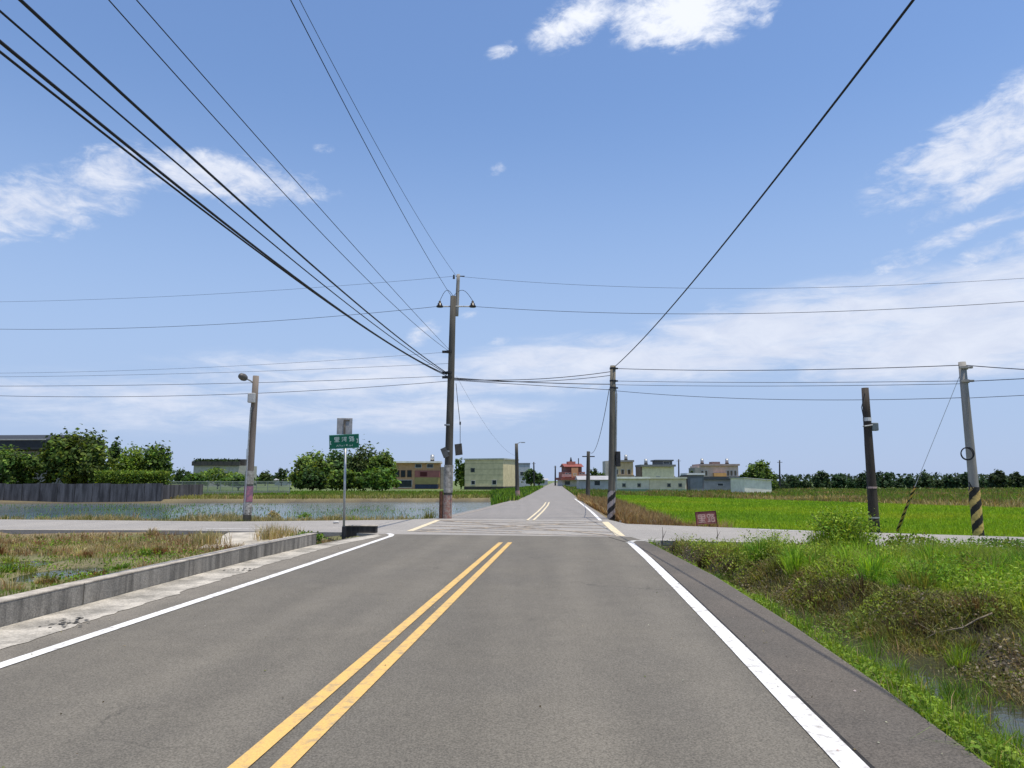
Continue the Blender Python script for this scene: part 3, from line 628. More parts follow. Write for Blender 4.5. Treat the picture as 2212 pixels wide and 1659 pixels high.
# ------------------------------------------------------------------ wires
NW = 0
def wire(a, mid, z, r, label, Ya, Yz, ext=1.0, n_=40, group='overhead wires'):
    P0 = A(a[0], a[1], Ya); P2 = A(z[0], z[1], Yz)
    # the sight line of the middle point meets the upright plane through both ends
    d = ray(*mid); nrm = Vector((P2.y - P0.y, -(P2.x - P0.x), 0)); t = nrm.dot(P0 - Vector((0, 0, CAM_H))) / nrm.dot(d)
    Pm = Vector((0, 0, CAM_H)) + d * t; L = (P2 - P0); tm = (Pm - P0).to_2d().dot(L.to_2d()) / L.to_2d().length_squared
    k = (Pm.z - (P0.z + L.z * tm)) / (tm * (tm - 1)) if .02 < tm < .98 else .3
    k = max(-.2, min(k, 4.0))
    pts = []
    for i in range(n_ + 1):
        s_ = ext * i / n_; p = P0 + L * s_; p.z = P0.z + L.z * s_ + k * s_ * (s_ - 1); pts.append(p)
    o = pts[0].copy(); q = MB(); q.tube([p - o for p in pts], r, 6)
    w = q.build('overhead_wire', M_rub, None, True); w.location = o; tag(w, label, 'wire', group); return w
def near_wire(a, mid, z, r, label, rise=0.0, ext=1.7):
    z0 = A(a[0], a[1], 31.2).z + rise; d = ray(*z); Yz = d.y * (z0 - CAM_H) / d.z
    return wire(a, mid, z, r, label, 31.2, Yz, ext)
near_wire((966, 806), (488, 407), (44, 0), .019, 'thick black cable, uppermost of the four running from the tall pole to top left corner')
near_wire((966, 808), (446, 407), (0, 24), .0125, 'thin black cable, second of the four running from the tall pole to the left')
near_wire((965, 809), (390, 407), (0, 90), .021, 'thick black cable, third of the four running from the tall pole to the left')
near_wire((965, 812), (377, 407), (0, 112), .016, 'black cable, lowest of the four running from the tall pole to left edge')
near_wire((972, 760), (609, 413), (235, 0), .008, 'faint grey wire above the black cables, left one of its pair')
near_wire((972, 757), (640, 392), (295, 0), .0075, 'faint grey wire above the black cables, right one of its pair')
near_wire((975, 640), (768, 271), (628, 0), .0095, 'steep wire rising from the tall pole top, darker of its pair')
near_wire((984, 594), (790, 271), (647, 0), .007, 'steep wire rising from the extension post, fainter of its pair')
near_wire((1328, 792), (1636, 436), (1973, 0), .016, 'black cable sweeping from the striped pole to the upper right')
# along the crossing road, left side
wire((978, 597), (500, 633), (0, 652), .006, 'faint high wire from the extension post to the left edge', 31.2, 36, 1.3)
wire((945, 662), (500, 699), (0, 711), .0095, 'wire from the left insulator to the left edge', 31.2, 36, 1.3)
wire((972, 760), (500, 791), (0, 806), .006, 'faint wire just above the lamp pole running left', 31.2, 36, 1.3)
wire((971, 785), (500, 804), (0, 814), .007, 'wire touching the lamp pole top from the tall pole', 31.2, 36, 1.3)
wire((970, 812), (540, 827), (0, 834), .010, 'wire crossing the lamp head height, second lowest on the left', 31.2, 33, 1.3)
wire((970, 823), (460, 853), (0, 855), .011, 'lowest wire crossing the lamp pole on the left', 31.2, 33, 1.3)
# over the road between the two poles
wire((976, 818), (1130, 820), (1318, 803), .016, 'upper strand of the cables spanning the road between two poles', 31.2, 31.2)
wire((976, 819), (1150, 824), (1318, 811), .014, 'second strand of the cables spanning the road between two poles', 31.2, 31.2)
wire((976, 816), (1150, 826), (1318, 830), .018, 'third strand of the cables spanning the road between two poles', 31.2, 31.2)
wire((976, 821), (1150, 832), (1318, 842), .013, 'lowest strand of the cables spanning the road between two poles', 31.2, 31.2)
# right side
wire((990, 597), (1536, 623), (2212, 601), .006, 'faint topmost wire running from the extension post to the right edge', 31.2, 24, 1.3)
wire((1022, 662), (1536, 678), (2212, 651), .0095, 'wire from the right insulator to the right edge', 31.2, 24, 1.3)
wire((1328, 796), (1600, 800), (2072, 789), .014, 'topmost cable between the striped pole and the pale leaning pole', 31.2, 22.3)
wire((1328, 823), (1600, 826), (2076, 823), .010, 'second cable between the striped pole and the pale leaning pole', 31.2, 22.3)
wire((1328, 831), (1640, 834), (2077, 829), .009, 'third cable between the striped pole and the pale leaning pole', 31.2, 22.3)
wire((1328, 844), (1690, 863), (2081, 859), .010, 'lowest cable between the striped pole and the pale leaning pole', 31.2, 22.3)
wire((2086, 789), (2150, 794), (2212, 798), .014, 'topmost cable leaving the pale leaning pole to the right edge', 22.3, 20.5, 2.5)
wire((2086, 824), (2150, 821), (2212, 818), .012, 'middle cable leaving the pale leaning pole to the right edge', 22.3, 20.5, 2.5)
wire((2088, 860), (2150, 857), (2212, 854), .009, 'lowest cable leaving the pale leaning pole to the right edge', 22.3, 20.5, 2.5)
wire((1316, 840), (1303, 915), (1273, 976), .014, 'cable drooping from the striped pole to the stubby pole behind', 31.2, 58)
wire((986, 812), (1040, 905), (1115, 985), .005, 'very faint cable sloping from the tall pole to the pole by the prefab', 31.2, 66)

# ------------------------------------------------------------------ street sign
s0 = Vector((-5.22, 22.35, 0)); sg = empty('street_sign', s0, 0, 'green street name sign on a thin steel post at the left corner', 'street sign')
d_ = (A(747, 905, 22.35) - A(742, 1155, 22.35)); ft = A(742.5, 1158, 22.35) - s0
q = MB(); q.tube([ft + Vector((0, 0, -.4)), ft + d_ * .4, ft + d_ * .84], .036, 12); q.build('sign_post', M_mets, sg, True)
q = MB(); q.tube([ft + Vector((0, 0, -.2)), ft + Vector((.002, 0, .28))], .065, 12); q.build('post_sleeve', M_dark, sg)
sc = A(744.5, 954, 22.3) - s0
nb = empty('name_board', (0, 0, 0)); bpy.data.objects.remove(nb)
q = MB(); q.box(-.47, .47, -.012, .012, -.215, .215); nb = bevel(q.build('name_board', M_green, sg), .006, 1); nb.location = sc + Vector((0, -.075, 0)); nb.rotation_euler = (R(2), R(-2.4), R(-6))
def strokes(lst, x, z, w, h, t, parent, name, m, y=-.0155):
    q = MB()
    for k, (a_, b_, c_, d2) in enumerate(lst):
        p = Vector((x + a_ * w, y - .0004 * k, z + b_ * h)); r_ = Vector((x + c_ * w, y - .0004 * k, z + d2 * h)); u = (r_ - p).normalized(); nn = Vector((-u.z, 0, u.x)) * t / 2
        q._add([p - nn, p + nn, r_ + nn, r_ - nn], [(0, 1, 2, 3)])
    o = q.build(name, m, parent); return o
G1 = [(.05, .95, .95, .95), (.05, .95, .05, .5), (.95, .95, .95, .5), (.05, .72, .95, .72), (.05, .5, .95, .5), (.5, .95, .5, .05), (.1, .28, .9, .28), (0, .05, 1, .05)]
G2 = [(.05, .9, .2, .75), (.0, .6, .15, .48), (0, .05, .22, .3), (.35, .88, 1, .88), (.85, .88, .85, .05), (.42, .62, .68, .62), (.42, .62, .42, .3), (.68, .62, .68, .3), (.42, .3, .68, .3), (.85, .05, .7, .08)]
G3 = [(.02, .95, .38, .95), (.02, .95, .02, .62), (.38, .95, .38, .62), (.02, .62, .38, .62), (.2, .62, .2, .08), (.2, .36, .38, .36), (.0, .05, .42, .14), (.58, 1, .48, .72), (.56, .9, .9, .9), (.9, .9, .48, .45), (.6, .78, 1, .45), (.56, .4, .92, .4), (.56, .4, .56, .05), (.92, .4, .92, .05), (.56, .05, .92, .05)]
for gph, x in ((G1, -.30), (G2, -.065), (G3, .17)): strokes(gph, x, -.005, .155, .15, .021, nb, 'sign_character', M_sw)
strokes([(0, 0, .12, .6), (.12, .6, .24, 0), (.05, .25, .2, .25), (.32, 0, .32, .6), (.32, .5, .5, .5), (.5, .5, .5, 0), (.62, 0, .8, .3), (.62, .3, .8, 0), (.95, 0, .95, .6), (1.2, 0, 1.2, .6), (1.2, .6, 1.4, .5), (1.4, .5, 1.2, .3), (1.2, .3, 1.42, 0), (1.55, .3, 1.75, .3), (1.75, .3, 1.75, 0), (1.55, 0, 1.75, 0), (1.95, .6, 1.95, 0), (1.95, 0, 1.8, .15)], -.24, -.145, .26, .085, .010, nb, 'latin_lettering', M_sw)['kind'] = 'stuff'
strokes([(0, 1, 0, 0), (0, .5, .5, 1), (0, .5, .5, 0)], -.435, -.08, .06, .11, .02, nb, 'side_arrow', M_sw)
strokes([(1, 1, 1, 0), (.5, 1, 1, .5), (.5, 0, 1, .5)], .375, -.06, .06, .13, .02, nb, 'side_arrow', M_sw)
q = MB()
for x0, x1, z0, z1 in ((-.46, .46, .196, .206), (-.46, .46, -.206, -.196), (-.46, -.45, -.206, .206), (.45, .46, -.206, .206)): q._add([(x0, -.0145, z0), (x1, -.0145, z0), (x1, -.0145, z1), (x0, -.0145, z1)], [(0, 1, 2, 3)])
q.build('board_border', mat('sign_border', (.12, .32, .25), .5, .05, 5), nb)
uc = A(743.5, 920, 22.35) - s0
q = MB(); q.box(-.235, .235, -.008, .008, -.26, .25); ub = bevel(q.build('upper_board', M_back, sg), .01, 1); ub.location = uc + Vector((0, .06, 0)); ub.rotation_euler = (0, 0, R(8))
q = MB(); q.box(-.03, .03, -.04, -.008, -.25, .2); q.box(-.03, .15, -.03, -.010, .16, .2); q.build('board_bracket', mat('rusted_bracket', (.16, .14, .115), .7, .3, 9), ub)

# red board by the paddy
r0 = G(1528, 1137, 0); rb = empty('notice_board', (r0.x, r0.y, -.1), R(-9), 'small faded red notice board leaning by the edge of the rice field', 'notice board')
q = MB(); q.box(-.33, .33, -.015, .015, .18, .58); o = q.build('board_panel', M_red, rb); 
q = MB(); q.box(-.36, .36, -.025, .025, .58, .625); q.box(.33, .365, -.025, .025, 0, .58); q.box(-.365, -.33, -.025, .025, 0, .58); q.build('board_frame', M_maroon, rb)
for gph, x in ((G1, -.28), (G3, .04)): strokes(gph, x, .24, .25, .28, .036, rb, 'painted_character', M_redp, -.018)
rb.rotation_euler = (R(-6), R(-4), R(-9))

# ------------------------------------------------------------------ far buildings
M_trim = flat('trim_white', (.55, .54, .52)); M_dkroof = flat('dark_roofing', (.035, .04, .048)); M_win = M_glass
def building(name, cx, Y, rz, label, cat='building', z=-.05):
    return empty(name, (cx, Y, z), rz, label, cat)
def X(px, Y): return (px - 1106) / F_PX * Y / CP * 1.0 if False else A(px, 1040, Y).x
def Hh(py, Y, z0=-.05): return A(1106, py, Y).z - z0
def pbox(name, m, par, *bs_, bev=0):
    q = MB()
    for b_ in bs_: q.box(*b_)
    o = q.build(name, m, par)
    if bev: bevel(o, bev, 1)
    return o
def window(par, x, z, w, h, yf, m=M_win, frame=M_trim):      # an opening on the front face: frame standing proud, pane set in it
    q = MB(); t = .09
    q.box(x - w / 2 - t, x + w / 2 + t, yf - .06, yf + .05, z - t, z); q.box(x - w / 2 - t, x + w / 2 + t, yf - .06, yf + .05, z + h, z + h + t)
    q.box(x - w / 2 - t, x - w / 2, yf - .06, yf + .05, z, z + h); q.box(x + w / 2, x + w / 2 + t, yf - .06, yf + .05, z, z + h)
    f = q.build('window', frame, par); q = MB(); q.box(x - w / 2, x + w / 2, yf - .03, yf + .04, z, z + h); q.build('pane', m, f); return f
# yellow-green prefab
Y = 140; bb = building('prefab_building', X(1062, Y), Y, R(-20), 'boxy pale yellow-green two storey prefab left of the road')
hb = Hh(990, Y); pbox('wall', flat('prefab_yellow', (.66, .56, .33)), bb, (-5.6, 2.4, -.1, 8.2, .5, hb - .25))
pbox('foot_shadow_box', flat('foot_shadow_dark', (.05, .05, .045)), bb, (-5.7, 2.5, -.2, 8.3, -.5, .5))  # near-black box: the shadow along the building's foot, put in as colour
pbox('roof', flat('prefab_roof', (.40, .42, .36)), bb, (-5.8, 2.6, -.3, 8.4, hb - .25, hb))
window(bb, -3.9, hb - 2.6, .75, .7, -.1, frame=flat('prefab_frame', (.25, .25, .17))); window(bb, -3.8, .9, .75, .7, -.1); window(bb, .6, .9, .8, .8, -.1)
for k in range(4): pbox('wall_rib', flat('rib', (.24, .24, .15)), bb, (-5.6, 2.4, -.125, -.102, 1.6 + k * 1.1, 1.64 + k * 1.1))
for x in (-5.2, -2.6, 0, 2.2): pbox('fence_post', M_dark, bb, (x - .06, x + .06, -.5, -.4, -.6, .35))
# orange house
Y = 150; bb = building('brick_house', X(900, Y), Y, R(4), 'orange brick two storey house with white flat roof behind the pond', 'house')
hb = Hh(1000, Y); w2 = 4.75
pbox('wall', flat('orange_brick', (.52, .31, .17), scale=2), bb, (-w2, w2, 0, 8, -.5, hb))
pbox('upper_wall', flat('red_brick', (.36, .14, .12)), bb, (-.4, w2 + .05, -.12, 0, 2.3, 3.7))
pbox('lower_wall', flat('mustard_tile', (.36, .29, .12)), bb, (-.4, w2 + .05, -.1, 0, .9, 2.3))
pbox('roof', flat('roof_white', (.76, .74, .68)), bb, (-w2 - .6, w2 + .3, -.9, 8.5, hb, hb + .35))
pbox('shutter', flat('blue_shutter', (.04, .05, .09)), bb, (-.3, w2 - .3, -.16, -.1, 0, .85))
for x in (-4, -2.8, -1.5): window(bb, x, 2.4, .8, 1.3, 0, frame=flat('brown_frame', (.16, .09, .05)))
window(bb, 1.4, 2.5, 1.4, .9, -.12, m=flat('maroon_window', (.10, .02, .02)), frame=flat('red_frame', (.30, .12, .11))); window(bb, -2.5, .3, 3, 1.4, 0); window(bb, .3, 4.3, 1.2, .7, 0); window(bb, 2.7, 4.3, 1.2, .7, 0)
pbox('annex', flat('annex_grey', (.30, .29, .27)), bb, (w2 + .1, w2 + 2.2, 1, 6, -.5, hb - .8))
# grey building behind the small pole
Y = 205; bb = building('grey_building', X(1131, Y), Y, 0, 'plain blue grey building behind the pole by the prefab')
pbox('wall', flat('blue_grey_wall', (.38, .40, .44)), bb, (-1.6, 1.8, 0, 8, -.5, Hh(1003, Y)))
pbox('parapet', flat('blue_grey_parapet', (.19, .21, .24)), bb, (-1.7, 1.9, -.1, 8.1, Hh(1003, Y), Hh(1000, Y)))
window(bb, -.5, 3, .9, 1.1, 0); window(bb, .9, 3, .8, 1.1, 0)
# red house at the road end
Y = 215; bb = building('red_house', X(1240, Y), Y, R(6), 'red brown stepped house with dark roofs right of the road end', 'house')
M_rr = flat('red_roof', (.24, .075, .06)); M_rw = flat('red_wall', (.42, .16, .12)); M_or = flat('orange_panel', (.52, .26, .14))
pbox('lower_wall', flat('white_base', (.5, .48, .44)), bb, (-3.6, 3.6, 0, 8, -.5, 1.8)); pbox('porch_roof', M_rr, bb, (-4.2, 4.4, -1.5, 8, 1.8, 2.5))
pbox('middle_wall', M_rw, bb, (-3.2, 3.4, .2, 8, 2.5, 4.2)); pbox('balcony_rail', flat('pink_rail', (.45, .27, .25)), bb, (-3.7, -.9, -.8, -.6, 2.7, 3.5)); pbox('balcony_rail', flat('pink_rail', (.45, .27, .25)), bb, (1.3, 4.0, -.8, -.6, 2.7, 3.5))
pbox('front_bay', M_or, bb, (-.8, 1.2, -.5, .2, 2.5, 5.4)); pbox('upper_wall', flat('dark_red_wall', (.26, .11, .09)), bb, (-2.4, 2.5, .6, 7.5, 4.2, 5.7))
q = MB(); q.xprism([(-.1, 5.7), (8.2, 5.7), (4, 6.7)], -2.9, 3.0); q.build('roof', M_rr, bb)
pbox('roof_turret', M_rw, bb, (-1.3, 1.0, 2.5, 5, 6.2, 7.3)); q = MB(); q.tube([(-.3, 3, 7.2), (-.3, 3, 8.6)], [.45, .1], 8); q.build('roof_finial', M_dark, bb); q = MB(); q.tube([(2.0, 3, 6.2), (2.0, 3, 8.3)], .14, 8); q.build('chimney', M_dark, bb)
for x in (-2.2, -1.2, 2.0, 2.9): window(bb, x, 2.9, .6, .9, .2)
window(bb, .2, 3.0, .8, .7, -.5, m=flat('cream_window', (.5, .36, .2))); window(bb, -2, .4, 1.6, 1.1, 0); window(bb, 2, .4, 1.6, 1.1, 0)
# beige house behind the striped pole
Y = 190; bb = building('beige_house', X(1347, Y), Y, 0, 'tall beige house with grey side just right of the striped pole', 'house')
hb = Hh(998, Y); pbox('wall', flat('beige_wall', (.64, .48, .27)), bb, (-2.9, 2.6, 0, 7, -.5, hb)); pbox('roof', flat('beige_roof', (.27, .25, .22)), bb, (-3.1, 2.8, -.5, 7.2, hb, hb + .5))
pbox('side_wall', flat('cement_grey', (.45, .42, .38)), bb, (-4.6, -2.95, .8, 6.5, -.5, hb + .3)); pbox('balcony', flat('balcony_beige', (.32, .27, .19)), bb, (-1.4, 2.7, -.9, 0, 2.6, 3.1))
for z in (1.0, 3.3): 
    for x in (-1.8, -.2, 1.5): window(bb, x, z, .7, 1.2, 0, m=flat('brown_glass', (.10, .075, .045), .3))
# cream house with grey upper storey
Y = 180; bb = building('cream_house', X(1422, Y), Y, 0, 'cream house with grey upper storey behind the long prefab', 'house')
h1_ = Hh(1008, Y); pbox('wall', flat('cream_wall', (.80, .70, .47)), bb, (-3.9, 4.0, 0, 7, -.5, h1_)); pbox('side_wall', flat('brick_side', (.22, .15, .12)), bb, (-4.35, -3.92, .2, 7, -.5, h1_))
pbox('eave', flat('grey_eave', (.19, .19, .185)), bb, (-4.4, 4.3, -.7, 7.3, h1_, h1_ + .5)); pbox('upper_wall', flat('grey_upper', (.14, .145, .145)), bb, (-.2, 3.7, .5, 6, h1_ + .5, Hh(996, Y))); pbox('roof', flat('slate_roof', (.11, .12, .135)), bb, (-.6, 4.0, .1, 6.4, Hh(996, Y), Hh(993, Y)))
window(bb, 0, 1.9, .9, .7, 0); window(bb, 2.2, h1_ + .7, 1.4, .5, .5)
# long prefab in front
Y = 110; bb = building('long_prefab', X(1408, Y), Y, R(2), 'long low pale green prefab with white roof edge at the field side')
hb = Hh(1034, Y); x0, x1 = X(1333, Y) - X(1408, Y), X(1483, Y) - X(1408, Y)
pbox('wall', flat('pale_green_wall', (.74, .63, .44)), bb, (-.35, x1, 0, 5, -.5, hb)); pbox('grey_wall', flat('pale_grey_wall', (.68, .62, .51)), bb, (x0, -.37, .05, 5, -.5, hb - .02))
pbox('roof', flat('white_roof', (.72, .71, .66)), bb, (x0 - .1, -.3, -.3, 5.2, hb, hb + .28)); pbox('roof', flat('pale_roof', (.50, .50, .42)), bb, (-.28, x1 + .1, -.25, 5.2, hb, hb + .25))
pbox('wall_base', flat('green_base', (.20, .30, .18)), bb, (x0 - .02, x1 + .02, -.06, -.002, -.5, .35))
for x in (x0 + 1.0, x0 + 3.3, 2.6, 4.3): window(bb, x, .75, .38, .4, 0 if x > -.3 else .05, frame=flat('small_frame', (.22, .22, .17)))
# sheds
Y = 115; bb = building('metal_shed', X(1502, Y), Y, R(-3), 'grey metal shed with white roof at the end of the long prefab', 'shed')
hb = Hh(1026, Y); pbox('wall', flat('shed_grey', (.17, .175, .185)), bb, (-1.2, 1.35, 0, 5, -.5, hb)); pbox('roof', flat('shed_white', (.66, .66, .64)), bb, (-1.35, 1.5, -.3, 5.3, hb, hb + .3)); pbox('side_wall', flat('shed_brown', (.10, .075, .06)), bb, (-1.45, -1.22, -.1, 5, -.5, hb - .1)); pbox('shutter', flat('shutter_grey', (.23, .24, .25)), bb, (-.8, 1.1, -.06, 0, .0, hb - .5))
Y = 122; bb = building('metal_shed', X(1552, Y), Y, 0, 'low blue grey shed with dark roof left of the white shed', 'shed')
hb = Hh(1036, Y); pbox('wall', flat('shed_blue', (.45, .43, .42)), bb, (-2.5, 2.3, 0, 5, -.5, hb)); pbox('roof', flat('shed_dark_roof', (.07, .08, .09)), bb, (-2.6, 4.2, -.3, 5.3, hb, hb + .5)); pbox('open_bay', flat('bay_dark', (.03, .03, .035)), bb, (2.32, 4.0, .3, 5, -.5, hb)); window(bb, .3, .8, .9, .35, 0)
Y = 100; bb = building('white_shed', X(1637, Y), Y, R(10), 'white metal shed with slanting roof in front of the round tree', 'shed')
hb = Hh(1033, Y); q = MB(); q.box(-2.0, 2.0, 0, 4, -.5, 1.3); q.build('wall', flat('shed_panel', (.74, .70, .64)), bb)
q = MB(); q._add([(-2.0, 0, 1.3), (2.0, 0, 1.3), (2.0, 4, 1.3), (-2.0, 4, 1.3), (-2.0, 0, hb), (2.0, 0, hb - .3), (2.0, 4, hb - .3), (-2.0, 4, hb)], [(0, 1, 5, 4), (1, 2, 6, 5), (2, 3, 7, 6), (3, 0, 4, 7)]); q.build('gable_wall', flat('shed_panel', (.74, .70, .64)), bb)
q = MB(); q._add([(-2.15, -.2, hb + .02), (2.15, -.2, hb - .30), (2.15, 4.2, hb - .30), (-2.15, 4.2, hb + .02), (-2.15, -.2, hb + .12), (2.15, -.2, hb - .2), (2.15, 4.2, hb - .2), (-2.15, 4.2, hb + .12)], [(0, 3, 2, 1), (4, 5, 6, 7), (0, 1, 5, 4), (1, 2, 6, 5), (2, 3, 7, 6), (3, 0, 4, 7)]); q.build('roof', flat('shed_roof', (.42, .42, .41)), bb)
# pink terrace
Y = 190; bb = building('pink_house', X(1551, Y), Y, 0, 'wide pinkish house with orange balcony behind the blue grey shed', 'house')
hb = Hh(1006, Y); M_pk = flat('pink_wall', (.62, .47, .40)); pbox('wall', M_pk, bb, (-5.2, 5.4, 0, 8, -.5, hb)); pbox('roof', flat('pink_roof', (.36, .28, .26)), bb, (-4.6, 5.7, -.6, 8.3, hb, hb + .45)); pbox('stair_turret', flat('turret_brown', (.24, .17, .15)), bb, (-.8, 1.3, 2, 5, hb + .45, Hh(997, Y)))
pbox('balcony', flat('orange_balcony', (.62, .34, .13)), bb, (-1.2, 2.0, -1.0, 0, 2.7, 3.6)); pbox('side_wing', flat('wing_grey', (.27, .26, .24)), bb, (-6.1, -4.6, -.5, 6, -.5, hb - .5)); pbox('dark_awning', flat('awning_dark', (.06, .07, .08)), bb, (-1.8, 6.2, -1.6, 0, .9, 1.5))
for x in (-4.0, -3, 2.7, 3.6, 4.6): window(bb, x, 2.9, .55, 1.3, 0, m=flat('brown_pane', (.16, .11, .08), .3))
def roof_tank(par, x, y, z):
    q = MB(); q.tube([(x, y, z + .35), (x, y, z + 1.35)], .42, 12); q.tube([(x, y, z + 1.35), (x, y, z + 1.55)], [.42, .12], 12); t_ = q.build('water_tank', M_mets, par, True)
    q = MB(); q.box(x - .4, x + .4, y - .4, y + .4, z, z + .35); q.build('tank_stand', M_dark, t_)
roof_tank(bb, -3.2, 3, hb + .45); roof_tank(bb, 3.4, 3, hb + .45)
for o_ in list(COL.objects):
    if o_.name == 'cream_house': roof_tank(o_, -2.4, 3, Hh(1008, 180) + .5)
    if o_.name == 'beige_house': roof_tank(o_, 1.2, 3, Hh(998, 190) + .5)
    if o_.name == 'brick_house': roof_tank(o_, 3.0, 4, Hh(1000, 150) + .35)
# dark roofed hall behind the left trees
Y = 92; bb = building('dark_roof_hall', X(-60, Y), Y, R(-4), 'hall with broad dark metal roof behind the left trees', 'hall')
h1_ = Hh(972, Y); pbox('wall', flat('hall_wall', (.22, .21, .19)), bb, (-9, 8.6, 0, 10, -.5, h1_ - .1))
q = MB(); q.xprism([(-.8, h1_), (11, h1_ + .2), (11, h1_ + 1.5), (5, h1_ + 2.2), (-.8, h1_ + 1.25)], -10, 9.9); q.build('roof', M_dkroof, bb)
pbox('eave_trim', flat('eave_pale', (.42, .42, .40)), bb, (-10, 9.9, -.9, -.8, h1_ + 1.18, h1_ + 1.32)); window(bb, 4, 2.6, 2, 1.2, 0); window(bb, 7, 2.6, 1.6, 1.2, 0)
# far low building with mast
Y = 220; bb = building('far_building', X(472, Y), Y, R(3), 'far low building with dark planted roof and thin mast left of the lamp pole')
h1_ = Hh(1006, Y); pbox('wall', flat('far_cream', (.40, .39, .33)), bb, (-7.6, 8.6, 0, 9, -.5, h1_)); pbox('roof', flat('far_dark_roof', (.055, .055, .05)), bb, (-8, 6, -.6, 9.4, h1_, h1_ + 1.3)); pbox('stair_turret', flat('far_turret', (.06, .055, .05)), bb, (4.6, 7.2, 1, 5, h1_, h1_ + 2.0))
n_ = 700; P = np.stack([rng.uniform(-7.8, 5.8, n_), rng.uniform(-.5, 3, n_), h1_ + 1.2 + np.abs(rng.normal(0, .35, n_))], 1); RP = (P, n_)
q = MB(); q.tube([(7.0, 3, h1_ + 1.5), (7.0, 3, h1_ + 5.2)], .09, 6); q.build('mast', M_mets, bb)
for x in (-6, -4.2, -2, .2, 2.4): window(bb, x, 2.4, 1.0, 1.2, 0)
FARB = bb
for k, (px, py, Y, w_, lab) in enumerate(((607, 1042, 260, 4.5, 'tiny white roofed shed far off left of the bamboo'), (1170, 1035, 300, 5, 'pale far house at the left of the road end'), (1290, 1047, 130, 6.5, 'low white wall house between the far poles'), (1505, 1046, 230, 4, 'pale far hut behind the long prefab'))):
    bb = building('far_house', X(px, Y), Y, 0, lab, 'house'); hh = max(2.2, Hh(py, Y)); pbox('wall', flat('far_white', (.48, .47, .45)), bb, (-w_ / 2, w_ / 2, 0, 5, -.5, hh - .4))
    q = MB(); q.xprism([(-.4, hh - .4), (5.4, hh - .4), (2.5, hh + .3)], -w_ / 2 - .3, w_ / 2 + .3); q.build('roof', flat('far_grey_roof', (.35, .35, .36)), bb); window(bb, 0, .8, 1, .8, 0)

# retaining wall across the pond: cast panels with ribs, and a mesh fence on a kerb to its right
rw = empty('pond_wall', (-34, 67.5, -.4), 0, 'dark streaked concrete retaining wall across the pond at left', 'wall')
pa = Vector((-56, 66.5)); pb_ = Vector((-32.6, 68.0)); M_rwall = mat('streaked_wall', (.10, .095, .098), .9, .3, 3, col2=(.035, .033, .035), fine=.2, bscale=20, streak=True); npan = 15
for k in range(npan):
    a_ = pa.lerp(pb_, k / npan); c_ = pa.lerp(pb_, (k + .965) / npan); a_ -= Vector((-34, 67.5)); c_ -= Vector((-34, 67.5)); q = MB()
    q.prism([(a_.x, a_.y), (c_.x, c_.y), (c_.x, c_.y + .25), (a_.x, a_.y + .25)], -.6, 1.68 + .03 * (k % 3)); q.build('wall_panel', M_rwall, rw)
a_ = pa - Vector((-34, 67.5)); c_ = pb_ - Vector((-34, 67.5)); q = MB(); q.prism([(a_.x, a_.y + .08), (c_.x, c_.y + .08), (c_.x, c_.y + .3), (a_.x, a_.y + .3)], -.6, 1.5); q.prism([(c_.x - .25, c_.y + .3), (c_.x, c_.y + .3), (c_.x, c_.y + 9), (c_.x - .25, c_.y + 9)], -.6, 1.6); q.build('wall_core', M_rwall, rw)
fc = empty('mesh_fence', (-32, 84, -.2), 0, 'grey green mesh fence on a concrete kerb between retaining wall and bamboo', 'fence')
fa = A(362, 1058, 80); fb = A(625, 1056, 90); M_fen = flat('fence_green_grey', (.20, .25, .23))
fo = Vector((-32, 84, 0)); pts = [Vector((fa.x, fa.y, 0)).lerp(Vector((fb.x, fb.y, 0)), i / 10) - fo for i in range(11)]
q = MB(); q.prism([(pts[0].x, pts[0].y), (pts[-1].x, pts[-1].y), (pts[-1].x, pts[-1].y + .3), (pts[0].x, pts[0].y + .3)], -.5, .42); q.build('fence_kerb', flat('kerb_grey', (.24, .225, .21)), fc)
for i, p in enumerate(pts):
    q = MB(); q.box(p.x - .04, p.x + .04, p.y + .1, p.y + .18, .3, 1.75); q.build('fence_post', M_fen, fc)
q = MB()
for z in (1.68, 1.05, .52): q.tube([pts[0] + Vector((0, .14, z)), pts[-1] + Vector((0, .14, z))], .03, 6)
q.build('fence_rail', M_fen, fc)
q = MB(); L = (pts[-1] - pts[0])
for i in range(200): p = pts[0] + L * ((i + .5) / 200); q.box(p.x - .012, p.x + .012, p.y + .12, p.y + .14, .42, 1.68)
o = q.build('fence_mesh', M_fen, fc); o['kind'] = 'stuff'

